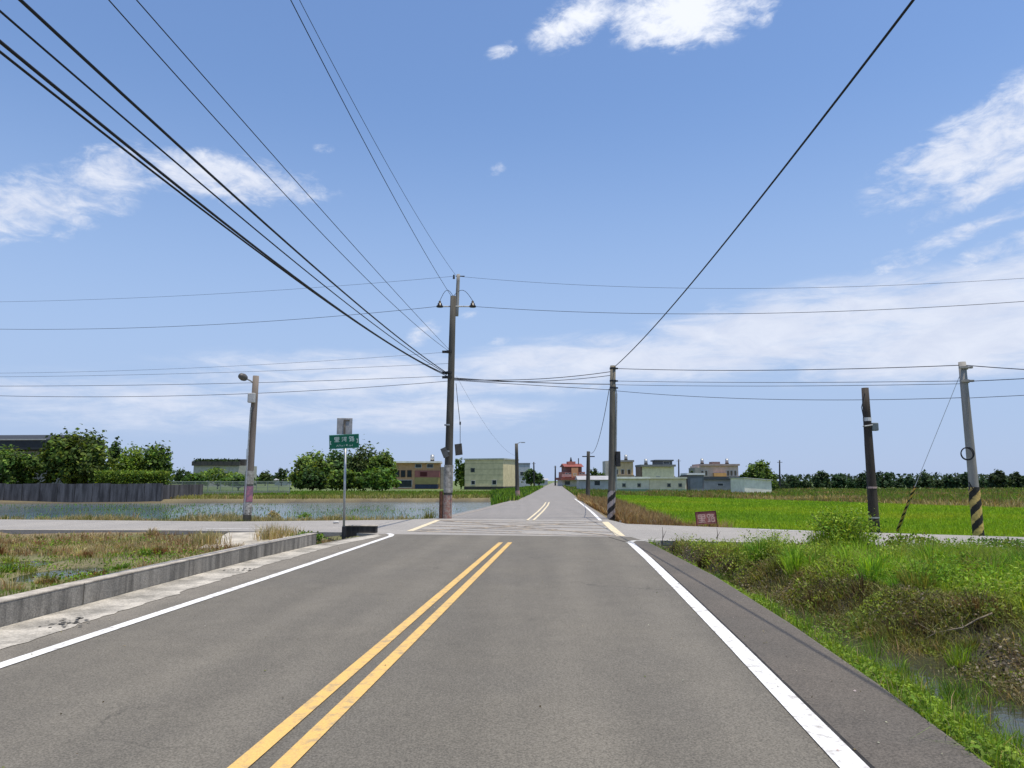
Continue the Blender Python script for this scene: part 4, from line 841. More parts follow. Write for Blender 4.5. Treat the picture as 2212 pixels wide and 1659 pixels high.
# ------------------------------------------------------------------ plants
def colour_attr(me, cols, per):
    at = me.color_attributes.new('hue', 'FLOAT_COLOR', 'POINT'); c = np.repeat(cols, per, axis=0)
    at.data.foreach_set('color', np.concatenate([c, np.ones((len(c), 1))], 1).astype(np.float32).ravel())
def fast_mesh(name, verts, quads, tris):
    me = bpy.data.meshes.new(name); nv = len(verts); nq = len(quads); ntr = len(tris)
    me.vertices.add(nv); me.vertices.foreach_set('co', verts.astype(np.float32).ravel())
    me.loops.add(nq * 4 + ntr * 3); me.loops.foreach_set('vertex_index', np.concatenate([quads.ravel(), tris.ravel()]).astype(np.int32))
    me.polygons.add(nq + ntr)
    me.polygons.foreach_set('loop_start', np.concatenate([np.arange(nq) * 4, nq * 4 + np.arange(ntr) * 3]).astype(np.int32))
    me.update(calc_edges=True); return me
def blade_mesh(name, P, h, w, cols, lean=.45, stiff=1.0):
    n_ = len(P); yaw = rng.uniform(0, 2 * np.pi, n_); la = rng.uniform(0, 2 * np.pi, n_); ln = np.abs(rng.normal(0, lean, n_)) * h
    side = np.stack([np.cos(yaw), np.sin(yaw), np.zeros(n_)], 1) * (w / 2)[:, None]; d = np.stack([np.cos(la) * ln, np.sin(la) * ln, np.zeros(n_)], 1)
    up = np.zeros((n_, 3)); up[:, 2] = h
    mid = P + up * .6 + d * .38; tip = P + up * np.clip(1 - .25 * (ln / h)[:, None], .4, 1) + d
    V = np.stack([P - side, P + side, mid + side * .8, mid - side * .8, tip], 1).reshape(-1, 3); i0 = np.arange(n_)[:, None] * 5
    me = fast_mesh(name, V, i0 + np.array([[0, 1, 2, 3]]), i0 + np.array([[3, 2, 4]])); colour_attr(me, cols, 5); return me
def tussock_mesh(name, centres, per, hr, rad, w0, pal, wts, spread=.9):        # clumps of blades arching out from their own middle
    P = []; H = []; W_ = []; C_ = []; D = []
    for cx, cy in centres:
        n_ = int(per * rng.uniform(.5, 1.5)); hh = rng.uniform(*hr); r = rad * rng.uniform(.6, 1.5); a_ = rng.uniform(0, 2 * np.pi, n_); q_ = r * np.sqrt(rng.uniform(0, 1, n_)); x = cx + np.cos(a_) * q_; y = cy + np.sin(a_) * q_
        k = rng.choice(len(pal), p=np.array(wts) / sum(wts)); P.append(np.stack([x, y, np.maximum(height(x, y), -.5) - .02], 1)); h_ = hh * rng.uniform(.45, 1.15, n_) * (1 - .35 * (q_ / r) ** 2); H.append(h_); W_.append(np.maximum(w0, .0009 * y) * rng.uniform(.6, 1.4, n_))
        C_.append(np.clip(np.array(pal[k]) * rng.uniform(.75, 1.25) * (1 + rng.normal(0, .22, (n_, 1))) * (1 + rng.normal(0, .07, (n_, 3))), .004, .7)); l_ = (spread * (q_ / r + .15) * rng.uniform(.3, 1.2, n_) * h_)[:, None]; D.append(np.stack([np.cos(a_), np.sin(a_), np.zeros(n_)], 1) * l_ + rng.normal(0, .12, (n_, 3)) * h_[:, None] * np.array([1, 1, 0]))
    P, h, w, cols, d = np.concatenate(P), np.concatenate(H), np.concatenate(W_), np.concatenate(C_), np.concatenate(D); n_ = len(P); yaw = rng.uniform(0, 2 * np.pi, n_)
    side = np.stack([np.cos(yaw), np.sin(yaw), np.zeros(n_)], 1) * (w / 2)[:, None]; up = np.zeros((n_, 3)); up[:, 2] = h; ln = np.linalg.norm(d, axis=1)
    mid = P + up * .62 + d * .35; tip = P + up * np.clip(1 - .3 * (ln / h)[:, None], .35, 1) + d
    V = np.stack([P - side, P + side, mid + side * .8, mid - side * .8, tip], 1).reshape(-1, 3); i0 = np.arange(n_)[:, None] * 5
    me = fast_mesh(name, V, i0 + np.array([[0, 1, 2, 3]]), i0 + np.array([[3, 2, 4]])); colour_attr(me, cols, 5); return me
def leaf_mesh(name, P, size, cols, flatness=.5, long=1.7, nrm=None):
    n_ = len(P); a_ = rng.normal(0, 1, (n_, 3)); a_[:, 2] += flatness * 2 * rng.uniform(.2, 1, n_)
    if nrm is not None: a_ = a_ * .75 + nrm * 1.2
    a_ /= np.linalg.norm(a_, axis=1)[:, None]; t = rng.normal(0, 1, (n_, 3)); t -= a_ * (t * a_).sum(1)[:, None]; t /= np.linalg.norm(t, axis=1)[:, None]; u = np.cross(a_, t)
    s_ = size[:, None]; droop = a_ * s_ * .18
    V = np.stack([P - t * s_ * long * .5 - droop, P + u * s_ * .5, P + t * s_ * long * .5 - droop, P - u * s_ * .5], 1).reshape(-1, 3); i0 = np.arange(n_)[:, None] * 4
    me = fast_mesh(name, V, np.zeros((0, 4), int), np.concatenate([i0 + np.array([[0, 1, 3]]), i0 + np.array([[1, 2, 3]])])); colour_attr(me, cols, 4); return me
def palette(n_, pal, wts, jit=.22):
    k = rng.choice(len(pal), n_, p=np.array(wts) / sum(wts)); c = np.array(pal)[k]; return np.clip(c * (1 + rng.normal(0, jit, (n_, 1))) * (1 + rng.normal(0, .06, (n_, 3))), .004, .7)
def palette_by(f, pal, jit=.2):                       # f in 0..1 picks along the palette
    n_ = len(f); x = np.clip(f + rng.normal(0, .13, n_), 0, .9999) * (len(pal) - 1); i = x.astype(int); t = (x - i)[:, None]; p = np.array(pal); c = p[i] * (1 - t) + p[np.minimum(i + 1, len(pal) - 1)] * t
    return np.clip(c * (1 + rng.normal(0, jit, (n_, 1))), .004, .7)
def scatter(poly, n_, fall=1.0):                      # points in a plan polygon, thinning with distance
    xs = [p[0] for p in poly]; ys = [p[1] for p in poly]; out = []; cnt = 0; y0, y1 = max(min(ys), 1.5), max(ys)
    while cnt < n_:
        m_ = n_ * 3; x = rng.uniform(min(xs), max(xs), m_); u = rng.uniform(0, 1, m_)
        y = y0 + (y1 - y0) * u if fall == 0 else (y0 ** (1 - fall) + u * (y1 ** (1 - fall) - y0 ** (1 - fall))) ** (1 / (1 - fall)) if fall != 1 else y0 * (y1 / y0) ** u
        k = inpoly(x, y, poly) & (np.abs(x) < y * .92 + 3.0); out.append(np.stack([x[k], y[k]], 1)); cnt += k.sum()
    return np.concatenate(out)[:n_]
def stuff(name, me, m, label, cat):
    me.materials.append(m); o = link(bpy.data.objects.new(name, me)); tag(o, label, cat, kind='stuff'); return o
def on_ground(p, dz=-.02): return np.stack([p[:, 0], p[:, 1], height(p[:, 0], p[:, 1]) + dz], 1)
def width(y, w0): return np.maximum(w0, .00085 * y)

GREEN = (.11, .22, .02); LIME = (.20, .32, .024); DKG = (.04, .09, .014); TAN = (.40, .31, .16); STRAW = (.52, .43, .25); RUST = (.25, .14, .07); OLIVE = (.17, .185, .045); BROWN = (.14, .09, .05)
# left front field
LFP = [(-6.2, 4), (-5.85, 8.2), (-5.75, 11), (-5.5, 15.4), (-5.15, 18.7), (-5.3, 22.4), (-10.4, 23.5), (-22, 23.9), (-22, 4)]
p = scatter(LFP, 82000, 1.0); x, y = p.T
f1 = fbm(x, y, .55, 21); edge = np.minimum(np.abs(y - 23.4), np.abs(x - interp(WALL, y) + .3)); keep = rng.uniform(0, 1, len(x)) < np.clip(.25 + 1.6 * (fbm(x, y, 1.1, 22) - .3) + .5 * (y > 19), .08, 1)
for cx, cy, rx, ry in PUD: keep &= ((x - cx) / (rx * 1.15)) ** 2 + ((y + .9 - cy) / (ry * 2.1)) ** 2 > .8
p = p[keep]; x, y = p.T; f1 = f1[keep]
dry = np.clip(sst(y, 16, 20) * .45 + (f1 - .5) * 1.9 + .50 - .55 * sst(-x, 6.9, 8.8) * (y < 19) + .5 * (fbm(x, y, 2.2, 24) - .5), 0, 1)
hgt = (.03 + .15 * dry + .16 * np.clip(fbm(x, y, .9, 23) - .3, 0, 1)) * rng.uniform(.5, 1.35, len(x)); hgt *= np.where(y < 12, .8, 1)
stuff('field_grass', blade_mesh('field_grass', on_ground(p), hgt, width(y, .006) * 1.1, palette_by(dry, [LIME, GREEN, OLIVE, TAN, STRAW, RUST]), .5), M_grass, 'dry and green weeds covering the field behind the low wall', 'weeds')
p = scatter(LFP, 26000, .8); x, y = p.T; f2 = fbm(x, y, .8, 31); k = f2 > .50
for cx, cy, rx, ry in PUD: k &= ((x - cx) / (rx * 1.15)) ** 2 + ((y + .8 - cy) / (ry * 2.0)) ** 2 > .8
k; p = p[k]; x, y = p.T
stuff('field_creeper', leaf_mesh('field_creeper', on_ground(p, .03) + np.stack([0 * x, 0 * x, rng.uniform(0, .10, len(x))], 1), rng.uniform(.02, .05, len(x)), palette(len(x), [LIME, GREEN, OLIVE, RUST], [3, 4, 2, 1]), .7), M_leaf, 'low leafy weeds spreading in the field behind the low wall', 'weeds')
# verge between the crossing road and the pond
VL = [(-40, 31.2), (-21.2, 30.7), (-11, 29.15), (-4.6, 30.4), (-3.4, 31.5), (-3.9, 34.8), (-12, 34.9), (-40, 36)]
p = scatter(VL, 36000, 0); x, y = p.T; f1 = fbm(x, y, .45, 41); k = rng.uniform(0, 1, len(x)) < np.clip(f1 * 2.2 - .35, .1, 1); p = p[k]; x, y = p.T; f1 = f1[k]
stuff('pond_verge_grass', blade_mesh('pond_verge_grass', on_ground(p), (.13 + .75 * np.clip(f1 - .34, 0, 1)) * rng.uniform(.4, 1.3, len(x)), width(y, .01), palette_by(fbm(x, y, .5, 42), [GREEN, OLIVE, TAN, STRAW, OLIVE, BROWN]), .35), M_grass, 'straw coloured weeds on the verge before the pond', 'weeds')
# young shoots standing in the flooded field
p = scatter([(-45, 36), (-5, 36), (-4, 44), (-3, 58), (-24, 66), (-50, 64)], 9000, .5); x, y = p.T; k = fbm(x, y, .16, 45) + .25 * rng.uniform(-1, 1, len(x)) > .55; p = p[k]; x, y = p.T
stuff('pond_shoots', blade_mesh('pond_shoots', np.stack([x, y, np.full(len(x), -.52)], 1), rng.uniform(.07, .17, len(x)), width(y, .008), palette(len(x), [GREEN, LIME, OLIVE], [2, 2, 3]), .3), M_grass, 'thin green shoots standing in the flooded field', 'shoots')
# far side of the pond
FB = [(-60, 69), (-22, 70), (-1.8, 73.5), (-.4, 58), (.3, 58), (2.0, 86), (3, 106), (-75, 106)]
p = scatter(FB, 42000, .9); x, y = p.T; f1 = fbm(x, y, .12, 51); f3 = sst(y, 70, 80)
stuff('far_bank_grass', blade_mesh('far_bank_grass', on_ground(p), rng.uniform(.15, .5, len(x)), width(y, .03) * 1.6, palette_by(np.clip(.75 - f3 * .55 + (f1 - .5) * .9, 0, 1), [GREEN, GREEN, OLIVE, (.24, .26, .07), (.32, .29, .11), TAN]), .4), M_grass, 'yellow green grass on the bank beyond the pond', 'grass')
# rice paddy
PADDY = [(5.6, 28.4), (7.4, 26.2), (10.2, 24.2), (15, 21.6), (30, 16.6), (60, 36), (34, 47), (29.5, 57), (20, 76), (12.5, 92), (8.6, 62)]
p = scatter(PADDY, 215000, 1.55); x, y = p.T; a_ = R(8); u_ = x * math.cos(a_) + y * math.sin(a_); v_ = -x * math.sin(a_) + y * math.cos(a_); u_ = np.round(u_ / .42) * .42 + rng.normal(0, .055, len(x)); x = u_ * math.cos(a_) - v_ * math.sin(a_); y = u_ * math.sin(a_) + v_ * math.cos(a_); p = np.stack([x, y], 1); f1 = fbm(x, y, .13, 61)
pc_ = palette_by(np.clip(f1 * 1.5 - .25, 0, 1), [(.19, .34, .024), (.24, .395, .02), (.295, .42, .022), (.35, .42, .035)], .2)
k_ = sst(y, 24, 45)
stuff('rice_plants', blade_mesh('rice_plants', on_ground(p, -.03), .36 * rng.uniform(.7, 1.15, len(x)), width(y, .012) * 1.7, pc_, .5), M_grass, 'bright green young rice filling the field on the right', 'rice')
# reddish weeds along the paddy edge and the far road
RS = [(4.4, 30.9), (4.35, 28.2), (6.9, 26.1), (7.9, 25.7), (6.6, 29), (7.2, 40), (8.8, 62), (5.6, 62), (5.1, 49), (4.5, 33)]
p = scatter(RS, 26000, 1.0); x, y = p.T; f1 = fbm(x, y, .5, 71)
stuff('ditch_reeds', blade_mesh('ditch_reeds', on_ground(p), (.35 + .45 * f1) * rng.uniform(.5, 1.3, len(x)), width(y, .012) * 1.2, palette_by(f1, [OLIVE, RUST, (.26, .15, .075), TAN, RUST, (.30, .20, .10)]), .45), M_grass, 'reddish brown weeds between the far road and the rice', 'weeds')
RF2 = [(6.5, 62), (8.8, 64), (12.5, 92), (20, 76), (29.5, 57), (34, 47), (60, 36), (110, 60), (110, 150), (14, 135), (8.6, 100)]
p = scatter(RF2, 60000, .9); x, y = p.T; f1 = fbm(x, y, .13, 81)
stuff('field_margin', blade_mesh('field_margin', on_ground(p), (.25 + .7 * fbm(x, y, .25, 82)) * rng.uniform(.6, 1.2, len(x)), width(y, .05) * 1.8, palette_by(np.clip(fbm(x, y * 2.2, .06, 83) * 1.1 - .12 + .55 * sst(x, 18, 30) * (1 - sst(pdist(x, y, PADDY), 4, 16)), 0, 1), [DKG, OLIVE, GREEN, OLIVE, (.20, .16, .07), (.28, .18, .095), TAN]), .4), M_grass, 'dull green rough grass along the far side of the rice', 'grass')
LV = [(-1.6, 58), (.4, 58), (2.4, 90), (7.2, 170), (4, 170), (-3, 100)]
p = scatter(LV, 9000, .9); x, y = p.T
stuff('roadside_grass', blade_mesh('roadside_grass', on_ground(p), rng.uniform(.2, .75, len(x)), width(y, .04) * 1.6, palette(len(x), [GREEN, DKG, LIME], [4, 2, 2]), .4), M_grass, 'green grass on the left verge of the far road', 'grass')
RV = [(5.8, 62), (7.5, 90), (12.8, 182), (18, 182), (12, 90), (9, 62)]
p = scatter(RV, 8000, .9); x, y = p.T
stuff('roadside_grass', blade_mesh('roadside_grass', on_ground(p), rng.uniform(.2, .8, len(x)), width(y, .04) * 1.6, palette(len(x), [GREEN, OLIVE, DKG, TAN], [3, 3, 2, 1]), .4), M_grass, 'green and olive grass on the right verge of the far road', 'grass')
# right front: creeping green by the asphalt
ys = np.arange(1.5, 19.6, .5)
def band(u0, u1, off0=0.0, off1=0.0):
    w = lambda v, u: float(interp(EDGE_R, v) + (interp(CREST, v) - interp(EDGE_R, v)) * u)
    return [(w(v, u0) + off0, v) for v in ys] + [(w(v, u1) + off1, v) for v in ys[::-1]]
CRP = band(0, .52, -.03)
p = scatter(CRP, 110000, 1.15); x, y = p.T; u = (x - interp(EDGE_R, y)) / (interp(CREST, y) - interp(EDGE_R, y)); f1 = fbm(x, y, 1.2, 91); f0 = vn(x, y, .75, 94)
reach = .12 + .38 * np.clip(f0 - .38, 0, 1) * 1.6 + .10 * sst(y, 9, 14); k = (u < reach * rng.uniform(.55, 1.15, len(x))) & (rng.uniform(0, 1, len(x)) < np.clip((f1 - .20) * 3.0, .08, 1)); p = p[k]; x, y = p.T; f1 = f1[k]; f0 = f0[k]; zz = np.maximum(height(x, y), -.46)
stuff('verge_creeper', leaf_mesh('verge_creeper', np.stack([x, y, zz + rng.uniform(0, 1, len(x)) ** 1.7 * (.03 + .22 * f1 * f0)], 1), rng.uniform(.009, .030, len(x)), palette_by(np.clip(f1 * .6 + f0 * .5 - .05, 0, 1), [DKG, GREEN, LIME, (.24, .34, .04), GREEN, (.30, .36, .07)]), .8, 2.0), M_leaf, 'green creeping weeds hanging over the asphalt edge at right', 'weeds')
p = scatter(CRP, 22000, 1.1); x, y = p.T; u = (x - interp(EDGE_R, y)) / (interp(CREST, y) - interp(EDGE_R, y)); k = fbm(x, y, .9, 92) > .47 + .14 * sst(u, .16, .4); p = p[k]; x, y = p.T
stuff('verge_grass', blade_mesh('verge_grass', np.stack([x, y, np.maximum(height(x, y), -.5)], 1), rng.uniform(.06, .26, len(x)), width(y, .005), palette(len(x), [GREEN, LIME, OLIVE, TAN], [4, 4, 2, 1]), .7), M_grass, 'thin grass standing in the ditch beside the asphalt', 'grass')
# dead tangle on the far bank of the ditch
BNK = band(.46, .92, 0, .05)
p = scatter(BNK, 60000, 1.15); x, y = p.T; f1 = fbm(x, y, 1.1, 95); k = rng.uniform(0, 1, len(x)) < np.clip((f1 - .28) * 3.0, .06, 1); p = p[k]; x, y = p.T; f1 = f1[k]
stuff('dead_weeds', blade_mesh('dead_weeds', on_ground(p), (.05 + .26 * f1) * rng.uniform(.3, 1.5, len(x)), width(y, .0045), palette_by(np.clip(vn(x, y, 1.7, 97) * .9 + .1, 0, 1), [(.05, .035, .022), BROWN, OLIVE, (.09, .06, .035), (.20, .24, .06), OLIVE, TAN, (.16, .11, .06)], .3), 1.2), M_grass, 'brown dead tangle of stalks on the far bank of the ditch', 'weeds')
p = scatter(BNK, 60000, 1.15); x, y = p.T; f1 = fbm(x, y, 1.3, 96); k = f1 > .42; p = p[k]; x, y = p.T; f1 = f1[k]; f2 = vn(x, y, .8, 98)
stuff('dead_leaves', leaf_mesh('dead_leaves', on_ground(p, 0) + np.stack([0 * x, 0 * x, rng.uniform(0, .36, len(x)) * f1], 1), rng.uniform(.008, .026, len(x)), palette_by(f2, [(.05, .038, .026), BROWN, (.40, .34, .25), (.06, .045, .03), OLIVE, (.34, .27, .18), GREEN], .3), .3, 2.2), M_leaf, 'withered brown leaves caught on the ditch bank', 'leaves')
BW = band(.58, 1, 0, .9)
p = scatter(BW, 70000, 1.1); x, y = p.T; f1 = fbm(x, y, .8, 99); k = f1 > .36; p = p[k]; x, y = p.T; f1 = f1[k]
stuff('bank_weeds', leaf_mesh('bank_weeds', on_ground(p, 0) + np.stack([0 * x, 0 * x, rng.uniform(0, 1.25, len(x)) * (f1 - .30)], 1), rng.uniform(.010, .030, len(x)), palette_by(vn(x, y, .9, 100), [GREEN, OLIVE, (.30, .37, .06), LIME, (.24, .21, .08), (.27, .38, .04)], .25), .5, 2.4), M_leaf, 'straggling olive and green weeds along the top of the ditch bank', 'weeds')
# meadow behind the bank
MDW = [(float(interp(CREST, v) + (-.02 if v < 12.5 else -.30)), v) for v in np.arange(2.0, 18.4, .5)] + [(4.6, 18.9), (12, 16.9), (26, 12.4), (26, 2)]
p = scatter(MDW, 180000, 1.15); x, y = p.T; f1 = fbm(x, y, .55, 101); dist = x - interp(CREST, y)
hgt = (.09 + .95 * np.clip(f1 - .32, 0, 1) * sst(dist, -.2, .7)) * rng.uniform(.35, 1.35, len(x)) * np.clip(.22 + .26 * pdist(x, y, CR_NEAR_R, False), 0, 1)
hue_ = np.clip(fbm(x, y, .7, 102) * 1.3 - .20 + .25 * (1 - sst(dist, -.3, 1.3)) + .12 * sst(y, 13, 18) * (x < 8.5), 0, 1)
stuff('meadow_grass', blade_mesh('meadow_grass', on_ground(p), hgt, width(y, .0065), palette_by(hue_, [(.13, .29, .022), (.20, .38, .026), (.25, .42, .03), (.33, .45, .05), (.25, .40, .03), (.36, .42, .08), (.24, .25, .07), TAN]), .5), M_grass, 'tall bright green grass filling the field right of the ditch', 'grass')
p = scatter(MDW, 105000, 1.1); x, y = p.T; f1 = fbm(x, y, .75, 103); k = f1 > .50; p = p[k]; x, y = p.T; f1 = f1[k]
stuff('meadow_leaves', leaf_mesh('meadow_leaves', on_ground(p, .03) + np.stack([0 * x, 0 * x, rng.uniform(.0, 1.5, len(x)) * (f1 - .38) * np.clip(.2 + .26 * pdist(x, y, CR_NEAR_R, False), 0, 1)], 1), rng.uniform(.010, .032, len(x)), palette_by(vn(x, y, .6, 104), [(.13, .27, .02), LIME, (.33, .44, .06), (.22, .25, .06), (.18, .33, .05), (.38, .40, .10)], .25), .6, 2.3), M_leaf, 'leafy yellow green weeds among the grass right of the ditch', 'weeds')

me = leaf_mesh('roof_plants', RP[0], rng.uniform(.3, .7, RP[1]), palette(RP[1], [(.03, .05, .02), (.05, .08, .03)], [1, 1]), .4); me.materials.append(M_leaf); link(bpy.data.objects.new('roof_plants', me), FARB)
# tussocks that break up the even cover
cs = scatter(band(.55, 1, 0, .6), 150, 1.1)
stuff('bank_tussocks', tussock_mesh('bank_tussocks', cs, 150, (.18, .50), .13, .006, [(.06, .042, .028), (.10, .07, .04), OLIVE, (.28, .36, .05), (.46, .40, .28), LIME, (.15, .20, .05)], [3, 2, 4, 4, .7, 3, 4]), M_grass, 'tussocks of dead and green grass on the ditch bank', 'weeds')
cs = scatter(MDW, 470, 1.1); cs = cs[pdist(cs[:, 0], cs[:, 1], CR_NEAR_R, False) > 3.0]
stuff('meadow_tussocks', tussock_mesh('meadow_tussocks', cs, 150, (.30, .75), .15, .007, [(.12, .27, .02), (.25, .42, .03), (.36, .45, .07), OLIVE, (.30, .24, .10), (.09, .17, .03)], [3, 4, 3, 2, 1, 2]), M_grass, 'taller grass tussocks standing in the field right of the ditch', 'grass')
cs = scatter(band(.10, .40), 60, 1.1)
stuff('ditch_tussocks', tussock_mesh('ditch_tussocks', cs, 90, (.15, .38), .09, .006, [GREEN, LIME, (.10, .18, .03), (.34, .40, .09)], [3, 3, 2, 1]), M_grass, 'reedy tufts standing in the wet ditch beside the asphalt', 'grass')
cs = scatter(LFP, 270, .7); cs = np.array([c for c in cs if all(((c[0] - p_[0]) / (p_[2] * 1.3)) ** 2 + ((c[1] + .9 - p_[1]) / (p_[3] * 2.2)) ** 2 > 1 for p_ in PUD)])
stuff('field_tussocks', tussock_mesh('field_tussocks', cs, 110, (.12, .34), .14, .007, [TAN, STRAW, OLIVE, (.22, .12, .06), GREEN, (.26, .30, .06)], [3, 2, 3, 2, 2, 2]), M_grass, 'straw and green tussocks in the field behind the low wall', 'weeds')
cs = scatter(VL, 60, 0)
stuff('verge_tussocks', tussock_mesh('verge_tussocks', cs, 70, (.22, .6), .20, .012, [TAN, OLIVE, STRAW, (.20, .26, .05), RUST], [3, 3, 2, 2, 1]), M_grass, 'uneven straw tussocks along the pond verge', 'weeds')
# pebbles and grit scattered on the asphalt
n_ = 420; y = 2.5 + 20 * rng.uniform(0, 1, n_) ** 1.6; u = rng.uniform(0, 1, n_); u = np.where(rng.uniform(0, 1, n_) < .6, np.where(u < .5, u * .22, 1 - (1 - u) * .22), u); x = interp(WALL, y) + .7 + u * (interp(EDGE_R, y) - interp(WALL, y) - .8)
gme = leaf_mesh('road_grit', np.stack([x, y, np.full(n_, .017)], 1), rng.uniform(.006, .02, n_), palette(n_, [(.34, .31, .26), (.45, .42, .37), (.10, .08, .05), (.20, .22, .08)], [3, 2, 2, 1]), 2.5, 1.3); gme.materials.append(M_leaf); go_ = link(bpy.data.objects.new('road_grit', gme)); tag(go_, 'bits of grit and dry leaf lying on the asphalt', 'grit', kind='stuff')
# single plants one can point at
def bush(name, x, y, rx, h, n_, size, pal, wts, label, cat='bush', stems=6, group=None, z=None, sprig=0.0):
    z0 = float(height(x, y)) if z is None else z; e = empty(name, (x, y, z0), 0, label, cat, group)
    q = MB()
    for k in range(stems):
        a_ = rng.uniform(0, 6.28); rr = rx * rng.uniform(.3, .8); tip = Vector((math.cos(a_) * rr, math.sin(a_) * rr, h * rng.uniform(.55, .95)))
        q.tube([Vector((0, 0, -.05)) + tip * .02, tip * .5 + Vector((0, 0, h * .08)), tip], [.012 * (1 + h), .008 * (1 + h), .003], 5)
    q.build('stem', M_soil, e, True)
    nc = max(10, n_ // 45); ca = rng.uniform(0, 2 * np.pi, nc); cz = rng.uniform(.12, 1, nc) ** .8; cr = rx * np.sqrt(rng.uniform(0, 1, nc)) * (1 - .45 * cz ** 3); cc = np.stack([np.cos(ca) * cr, np.sin(ca) * cr, cz * h * (1 - .25 * (cr / rx) ** 2)], 1)
    ci = rng.integers(0, nc, n_); P = cc[ci] + rng.normal(0, 1, (n_, 3)) * np.array([rx * .16, rx * .16, h * .11]); P[:, 2] = np.abs(P[:, 2])
    cl_ = palette(n_, pal, wts, .2) * (rng.uniform(.75, 1.25, nc)[ci])[:, None]
    me = leaf_mesh('foliage', P, size * rng.uniform(.6, 1.3, n_), cl_, .6); me.materials.append(M_leaf); link(bpy.data.objects.new('foliage', me), e); return e
pal_b = [GREEN, LIME, DKG, OLIVE]
v = G(1790, 1166, 0)
tw = bush('tall_weed', 7.55, 16.9, .85, .95, 2600, .038, [GREEN, LIME, (.28, .38, .05), (.20, .33, .04)], [3, 4, 4, 2], 'tall wispy green weed rising above the cross road edge at right', 'bush', 14)
n_ = 1500; P = rng.normal(0, .42, (n_, 3)); P[:, 2] = 0
me = blade_mesh('stalks', P, (1.15 - .9 * np.clip(np.hypot(P[:, 0], P[:, 1]), 0, 1)) * rng.uniform(.5, 1.25, n_), np.full(n_, .014), palette(n_, [LIME, (.32, .42, .06), GREEN, OLIVE], [4, 3, 2, 1]), .5); me.materials.append(M_grass); link(bpy.data.objects.new('stalks', me), tw)
bush('weed_bush', 8.8, 16.0, .8, .5, 1800, .04, [LIME, (.2, .26, .04), OLIVE], [3, 3, 2], 'yellow green weed clump right of the tall leafy weed', 'bush', 8)
bush('weed_bush', 10.4, 15.9, 1.0, .42, 1700, .038, [GREEN, (.10, .17, .05), OLIVE], [3, 3, 2], 'grey green weed clump in front of the striped pale pole', 'bush', 8)
bush('weed_bush', 6.1, 15.6, .6, .4, 1300, .03, [OLIVE, RUST, GREEN, LIME], [3, 1, 2, 1], 'brownish weed clump on the ditch bank below the red board', 'bush', 8)
bush('weed_bush', 7.6, 9.6, .55, .45, 1500, .035, [DKG, GREEN, LIME], [3, 3, 2], 'dark green low bush on the meadow near the right picture edge', 'bush', 8)
bush('corner_bush', -5.75, 20.9, .55, .42, 1500, .05, [DKG, GREEN, OLIVE, LIME], [4, 4, 2, 1], 'dark green bush at the wall end under the street sign', 'bush', 7)
bush('corner_bush', -6.35, 21.5, .5, .34, 900, .045, [OLIVE, GREEN, BROWN], [3, 3, 1], 'smaller olive bush just left of the bush under the sign', 'bush', 7)
for px, py, rx, h, lab, pal in ((655, 1110, .55, .62, 'green reed clump at the pond edge left of the street sign', [GREEN, LIME, DKG]), (800, 1112, .6, .40, 'reddish dry clump at the pond edge right of the street sign', [RUST, OLIVE, BROWN]), (838, 1112, .5, .42, 'olive clump at the pond edge between sign and tall pole', [OLIVE, RUST, GREEN]), (330, 1116, .5, .38, 'olive clump at the pond edge left of the lamp pole', [OLIVE, GREEN, TAN]), (590, 1108, .4, .75, 'thin straw plant beside the lamp pole', [TAN, OLIVE, STRAW]), (95, 1113, .5, .55, 'yellow green plant at the pond edge near the left frame side', [LIME, OLIVE, TAN])):
    g_ = G(px, py, -.2); bush('verge_plant', g_.x, g_.y, rx, h, 900, .05, pal, [3, 2, 2], lab, 'plant', 7)
for px, py, h, lab in ((585, 1170, .55, 'tall straw grass tuft beside the pale ramp'), (450, 1175, .40, 'straw tuft on the left end of the pale ramp'), (620, 1165, .40, 'straw tuft right of the tall tuft by the pale ramp')):
    g_ = G(px, py, -.15); e = empty('grass_tuft', (g_.x, g_.y, -.15), 0, lab, 'plant'); n_ = 260; P = rng.normal(0, .22, (n_, 3)); P[:, 2] = 0
    me = blade_mesh('blades', P, h * rng.uniform(.5, 1.2, n_), np.full(n_, .016), palette(n_, [TAN, STRAW, OLIVE], [3, 3, 1]), .35); me.materials.append(M_grass); bl_ = link(bpy.data.objects.new('blades', me), e); bl_['kind'] = 'stuff'
for px, py, h, lab in ((1390, 1166, .5, 'thin dark stalk at the corner of the right verge'), (1508, 1160, .42, 'dry forked stalk by the cross road below the red board')):
    g_ = G(px + 40, py + 6, 0); e = empty('dry_stalk', (g_.x, g_.y, -.1), 0, lab, 'plant'); q = MB(); q.tube([(0, 0, 0), (.03, 0, h * .6), (.02, 0, h)], [.012, .009, .004], 5); q.build('stem', M_soil, e); q = MB(); q.tube([(.02, 0, h * .4), (.12, .02, h * .8)], [.008, .003], 5); q.build('twig', M_soil, e)
